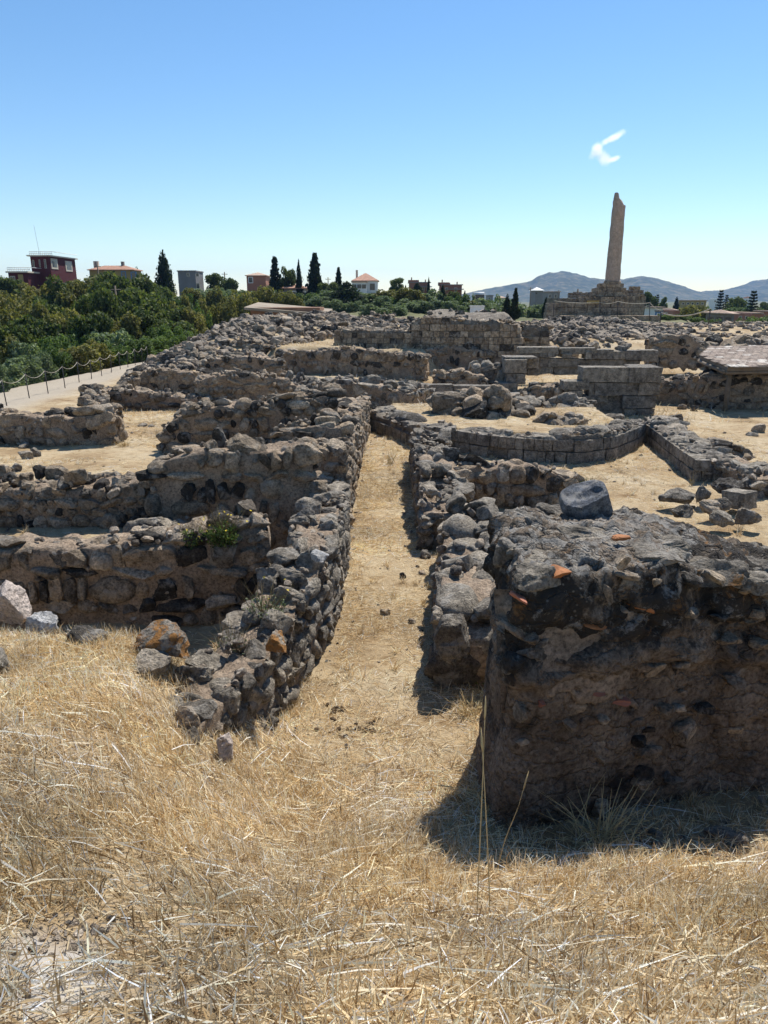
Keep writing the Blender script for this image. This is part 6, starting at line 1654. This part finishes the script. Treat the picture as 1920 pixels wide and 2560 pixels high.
# rooted tufts of stubble
tc_x, tc_y = sample(2600, -3.2, 3.2, 0.8, 5.0, rs, dens_near)
k_ = rs.randint(0, len(tc_x), 34000)
Xs, Ys = tc_x[k_] + rs.normal(0, .014, len(k_)), tc_y[k_] + rs.normal(0, .014, len(k_))
n = len(Xs); az_ = np.arctan2(Ys - tc_y[k_], Xs - tc_x[k_]) + rs.normal(0, .5, n)
straw('straw_tufts', 'short rooted tufts of stubble standing in the straw', Xs, Ys, rs.uniform(.04, .13, n) * np.repeat(1, n), az_, rs.uniform(.75, 1.5, n), rs.uniform(-.1, .5, n), rs.uniform(.0015, .0032, n), rs, np.zeros(n))
tf_x, tf_y = sample(900, -7, 7, 5.0, 20, rs, dens_floor)
k_ = rs.randint(0, len(tf_x), 12000)
Xs, Ys = tf_x[k_] + rs.normal(0, .02, len(k_)), tf_y[k_] + rs.normal(0, .02, len(k_))
n = len(Xs)
straw('floor_tufts', 'small dry tufts growing on the sandy floors', Xs, Ys, rs.uniform(.03, .12, n), rs.uniform(0, 6.28, n), rs.uniform(.6, 1.5, n), rs.uniform(-.1, .5, n), rs.uniform(.003, .006, n), rs, np.zeros(n))
# long pale stems lying on top
Xl, Yl = sample(4400, -3, 3, 0.8, 4.4, rs, dens_near)
n = len(Xl)
straw('dry_straw', 'long bleached stems lying over the straw', Xl, Yl, rs.uniform(.10, .27, n), np.where(rs.random_sample(n) < .6, rs.normal(.25, .5, n), rs.uniform(0, 6.28, n)), rs.uniform(-.02, .25, n), rs.uniform(-.1, .35, n), rs.uniform(.0032, .0078, n), rs, rs.uniform(.015, .045, n), pw=(.1, .15, .02, .3, .02, .36, 0, .05))
Xd, Yd = sample(5000, -3, 3, 0.8, 4.4, rs, dens_near)
n = len(Xd)
straw('dry_weeds', 'thin brown weed stems standing in the straw', Xd, Yd, rs.uniform(.05, .17, n), rs.uniform(0, 6.28, n), rs.uniform(.6, 1.5, n), rs.uniform(-.3, .5, n), rs.uniform(.0012, .0024, n), rs, np.zeros(n), pw=(.1, .1, .1, 0, .3, 0, .35, .05))
# litter on the floors of corridor and rooms
Xf, Yf = sample(110000, -8, 8, 4.2, 20, rs, dens_floor)
n = len(Xf)
sc_ = np.clip(Yf / 8, 1, 2.0)
stand = rs.random_sample(n) < .22
straw('floor_straw', 'short straw litter on the sandy floors among the walls', Xf, Yf, np.where(stand, rs.uniform(.02, .06, n), rs.lognormal(-2.7, .45, n)) * sc_, rs.uniform(0, 6.28, n), np.where(stand, rs.uniform(.6, 1.4, n), rs.uniform(-.03, .2, n)), rs.uniform(-.1, .5, n), rs.uniform(.0016, .0034, n) * sc_, rs, rs.uniform(0, .006, n))
Xt, Yt = sample(26000, -7, 12, 18, 40, rs, lambda x, y, P: np.clip(0.35 + .7 * fbm(P, .5, 3, 5), 0, 1))
n = len(Xt)
straw('terrace_straw', 'dry grass on the far terraces and between the distant walls', Xt, Yt, rs.uniform(.06, .22, n), rs.uniform(0, 6.28, n), rs.uniform(.1, 1.4, n), rs.uniform(-.1, .6, n), rs.uniform(.006, .014, n), rs, np.zeros(n))
Xc, Yc = sample(60000, -.42, .8, 3.6, 15, rs, lambda x, y, P: np.clip(0.35 + .6 * fbm(P, 1.6, 3, 31) + .6 * np.exp(-((x + .4) / .15) ** 2), 0, 1) * np.clip(7 / y, .25, 1))
n = len(Xc); sc_ = np.clip(Yc / 6, 1, 1.8)
straw('path_straw', 'matted golden straw on the corridor path', Xc, Yc, rs.lognormal(-2.7, .45, n) * sc_, rs.uniform(0, 6.28, n), np.where(rs.random_sample(n) < .12, rs.uniform(.5, 1.3, n), rs.uniform(-.02, .12, n)), rs.uniform(-.1, .4, n), rs.uniform(.0016, .0034, n) * sc_, rs, rs.uniform(0, .006, n))
# pebbles and dry clods
def pebbles(name, label, spots, n, size, mat, seed):
    r = random.Random(seed); trs = []
    for k in range(n):
        cx_, cy_, sp_ = spots[r.randrange(len(spots))]
        x, y = r.gauss(cx_, sp_), r.gauss(cy_, sp_)
        if in_poly(np.array([x]), np.array([y]), MASS)[0]: continue
        s = size * min(max(r.lognormvariate(0, .5), .4), 3)
        trs.append((None, (x, y, g1(x, y) + s * .15), (r.gauss(0, .3), r.gauss(0, .3), r.uniform(0, 6)), (s * 1.2, s, s * .7), None))
    return tag(joined(name, trs, mat), label, 'gravel', kind='stuff')
pebbles('gravel', 'dark pebbles on the bare dusty patch low at the left', [(bare[0], bare[1], .09), (bare2[0], bare2[1], .06)], 170, 0.012, M_STONE_ISLE, 1)
pebbles('gravel', 'pale gravel scattered in the shade of the crusted block', [(1.6, 3.2, .3), (2.1, 3.4, .3), (1.2, 3.2, .25)], 160, 0.022, M_STONE_FAR, 2)
pebbles('gravel', 'small stones scattered along the corridor', [(0.05 + .06 * math.sin(k), 4.4 + k * .5, .3) for k in range(18)], 110, 0.013, M_STONE_FAR, 3)
pebbles('gravel', 'small stones scattered on the sandy floors', [(-4, 11, 1.2), (-3, 14.5, 1.0), (3.5, 11.5, 1.2), (6.5, 16, 1.5), (7, 13, 1.2), (-2.2, 7.6, .5), (2.5, 16, 1.0)], 150, 0.026, M_STONE_FAR, 4)
# brown leaf clods at the mouth of the corridor
cl = hit(870, 1830)
pebbles('leaf_litter', 'dark brown leaf litter at the mouth of the corridor', [(cl[0], cl[1], .09), (cl[0] + .12, cl[1] + .02, .05), (cl[0] - .1, cl[1] + .25, .04)], 120, 0.014, plain('leaf_litter', (0.07, 0.045, 0.025)), 5)

# ---------------------------------------------------------------- cloud and air
m = bpy.data.materials.new('cloud_vapour'); m.use_nodes = True; nt = m.node_tree; nt.nodes.clear()
out = N(nt, 'ShaderNodeOutputMaterial'); pv_ = N(nt, 'ShaderNodeVolumePrincipled'); nt.links.new(pv_.outputs[0], out.inputs['Volume'])
tc = N(nt, 'ShaderNodeTexCoord')
ln = N(nt, 'ShaderNodeVectorMath', operation='LENGTH'); nt.links.new(tc.outputs['Object'], ln.inputs[0])
oi = N(nt, 'ShaderNodeNewGeometry')
nz = noise(nt, oi.outputs['Position'], 0.055, 5, 0.62)
den = math_n(nt, 'SUBTRACT', math_n(nt, 'ADD', math_n(nt, 'SUBTRACT', 1.0, ln.outputs['Value']), math_n(nt, 'MULTIPLY', nz, 1.7)), 1.0)
den = math_n(nt, 'MULTIPLY', math_n(nt, 'MAXIMUM', den, 0.0), 0.11)
nt.links.new(den, pv_.inputs['Density']); pv_.inputs['Color'].default_value = (1, 1, 1, 1); pv_.inputs['Anisotropy'].default_value = 0.5
CD = 1500.0
cc = atd(1508, 368, CD)
cloud = thing('cloud', 'single small white curl of cloud above the column', 'cloud', cc)
V, F = ICO[3]
cme = mesh_np('wisp', V, F, m)
k_ = CD / CP / FPX * 1.0
for (px, py, w, h, tilt) in ((1535, 344, 40, 10, -26), (1490, 378, 14, 24, 25), (1510, 395, 26, 17, 30), (1535, 398, 18, 8, -25)):
    p = atd(px, py, CD)
    obj('wisp', cme, cloud, p, (0, R(tilt), 0), (w * k_, 22, h * k_))
m = bpy.data.materials.new('haze'); m.use_nodes = True; nt = m.node_tree; nt.nodes.clear()
out = N(nt, 'ShaderNodeOutputMaterial'); pv_ = N(nt, 'ShaderNodeVolumePrincipled'); nt.links.new(pv_.outputs[0], out.inputs['Volume'])
pv_.inputs['Color'].default_value = (0.28, 0.52, 1.0, 1); pv_.inputs['Density'].default_value = 0.00012; pv_.inputs['Anisotropy'].default_value = 0.0
hz = boxm('haze', None, -3800, 3800, -60, 4000, -22, 150, m)
tag(hz, 'thin blue summer haze over the whole view', 'haze', kind='stuff')
print('TRIS', sum(len(me.loops) - 2 * len(me.polygons) for me in bpy.data.meshes), 'OBJS', len(bpy.data.objects))
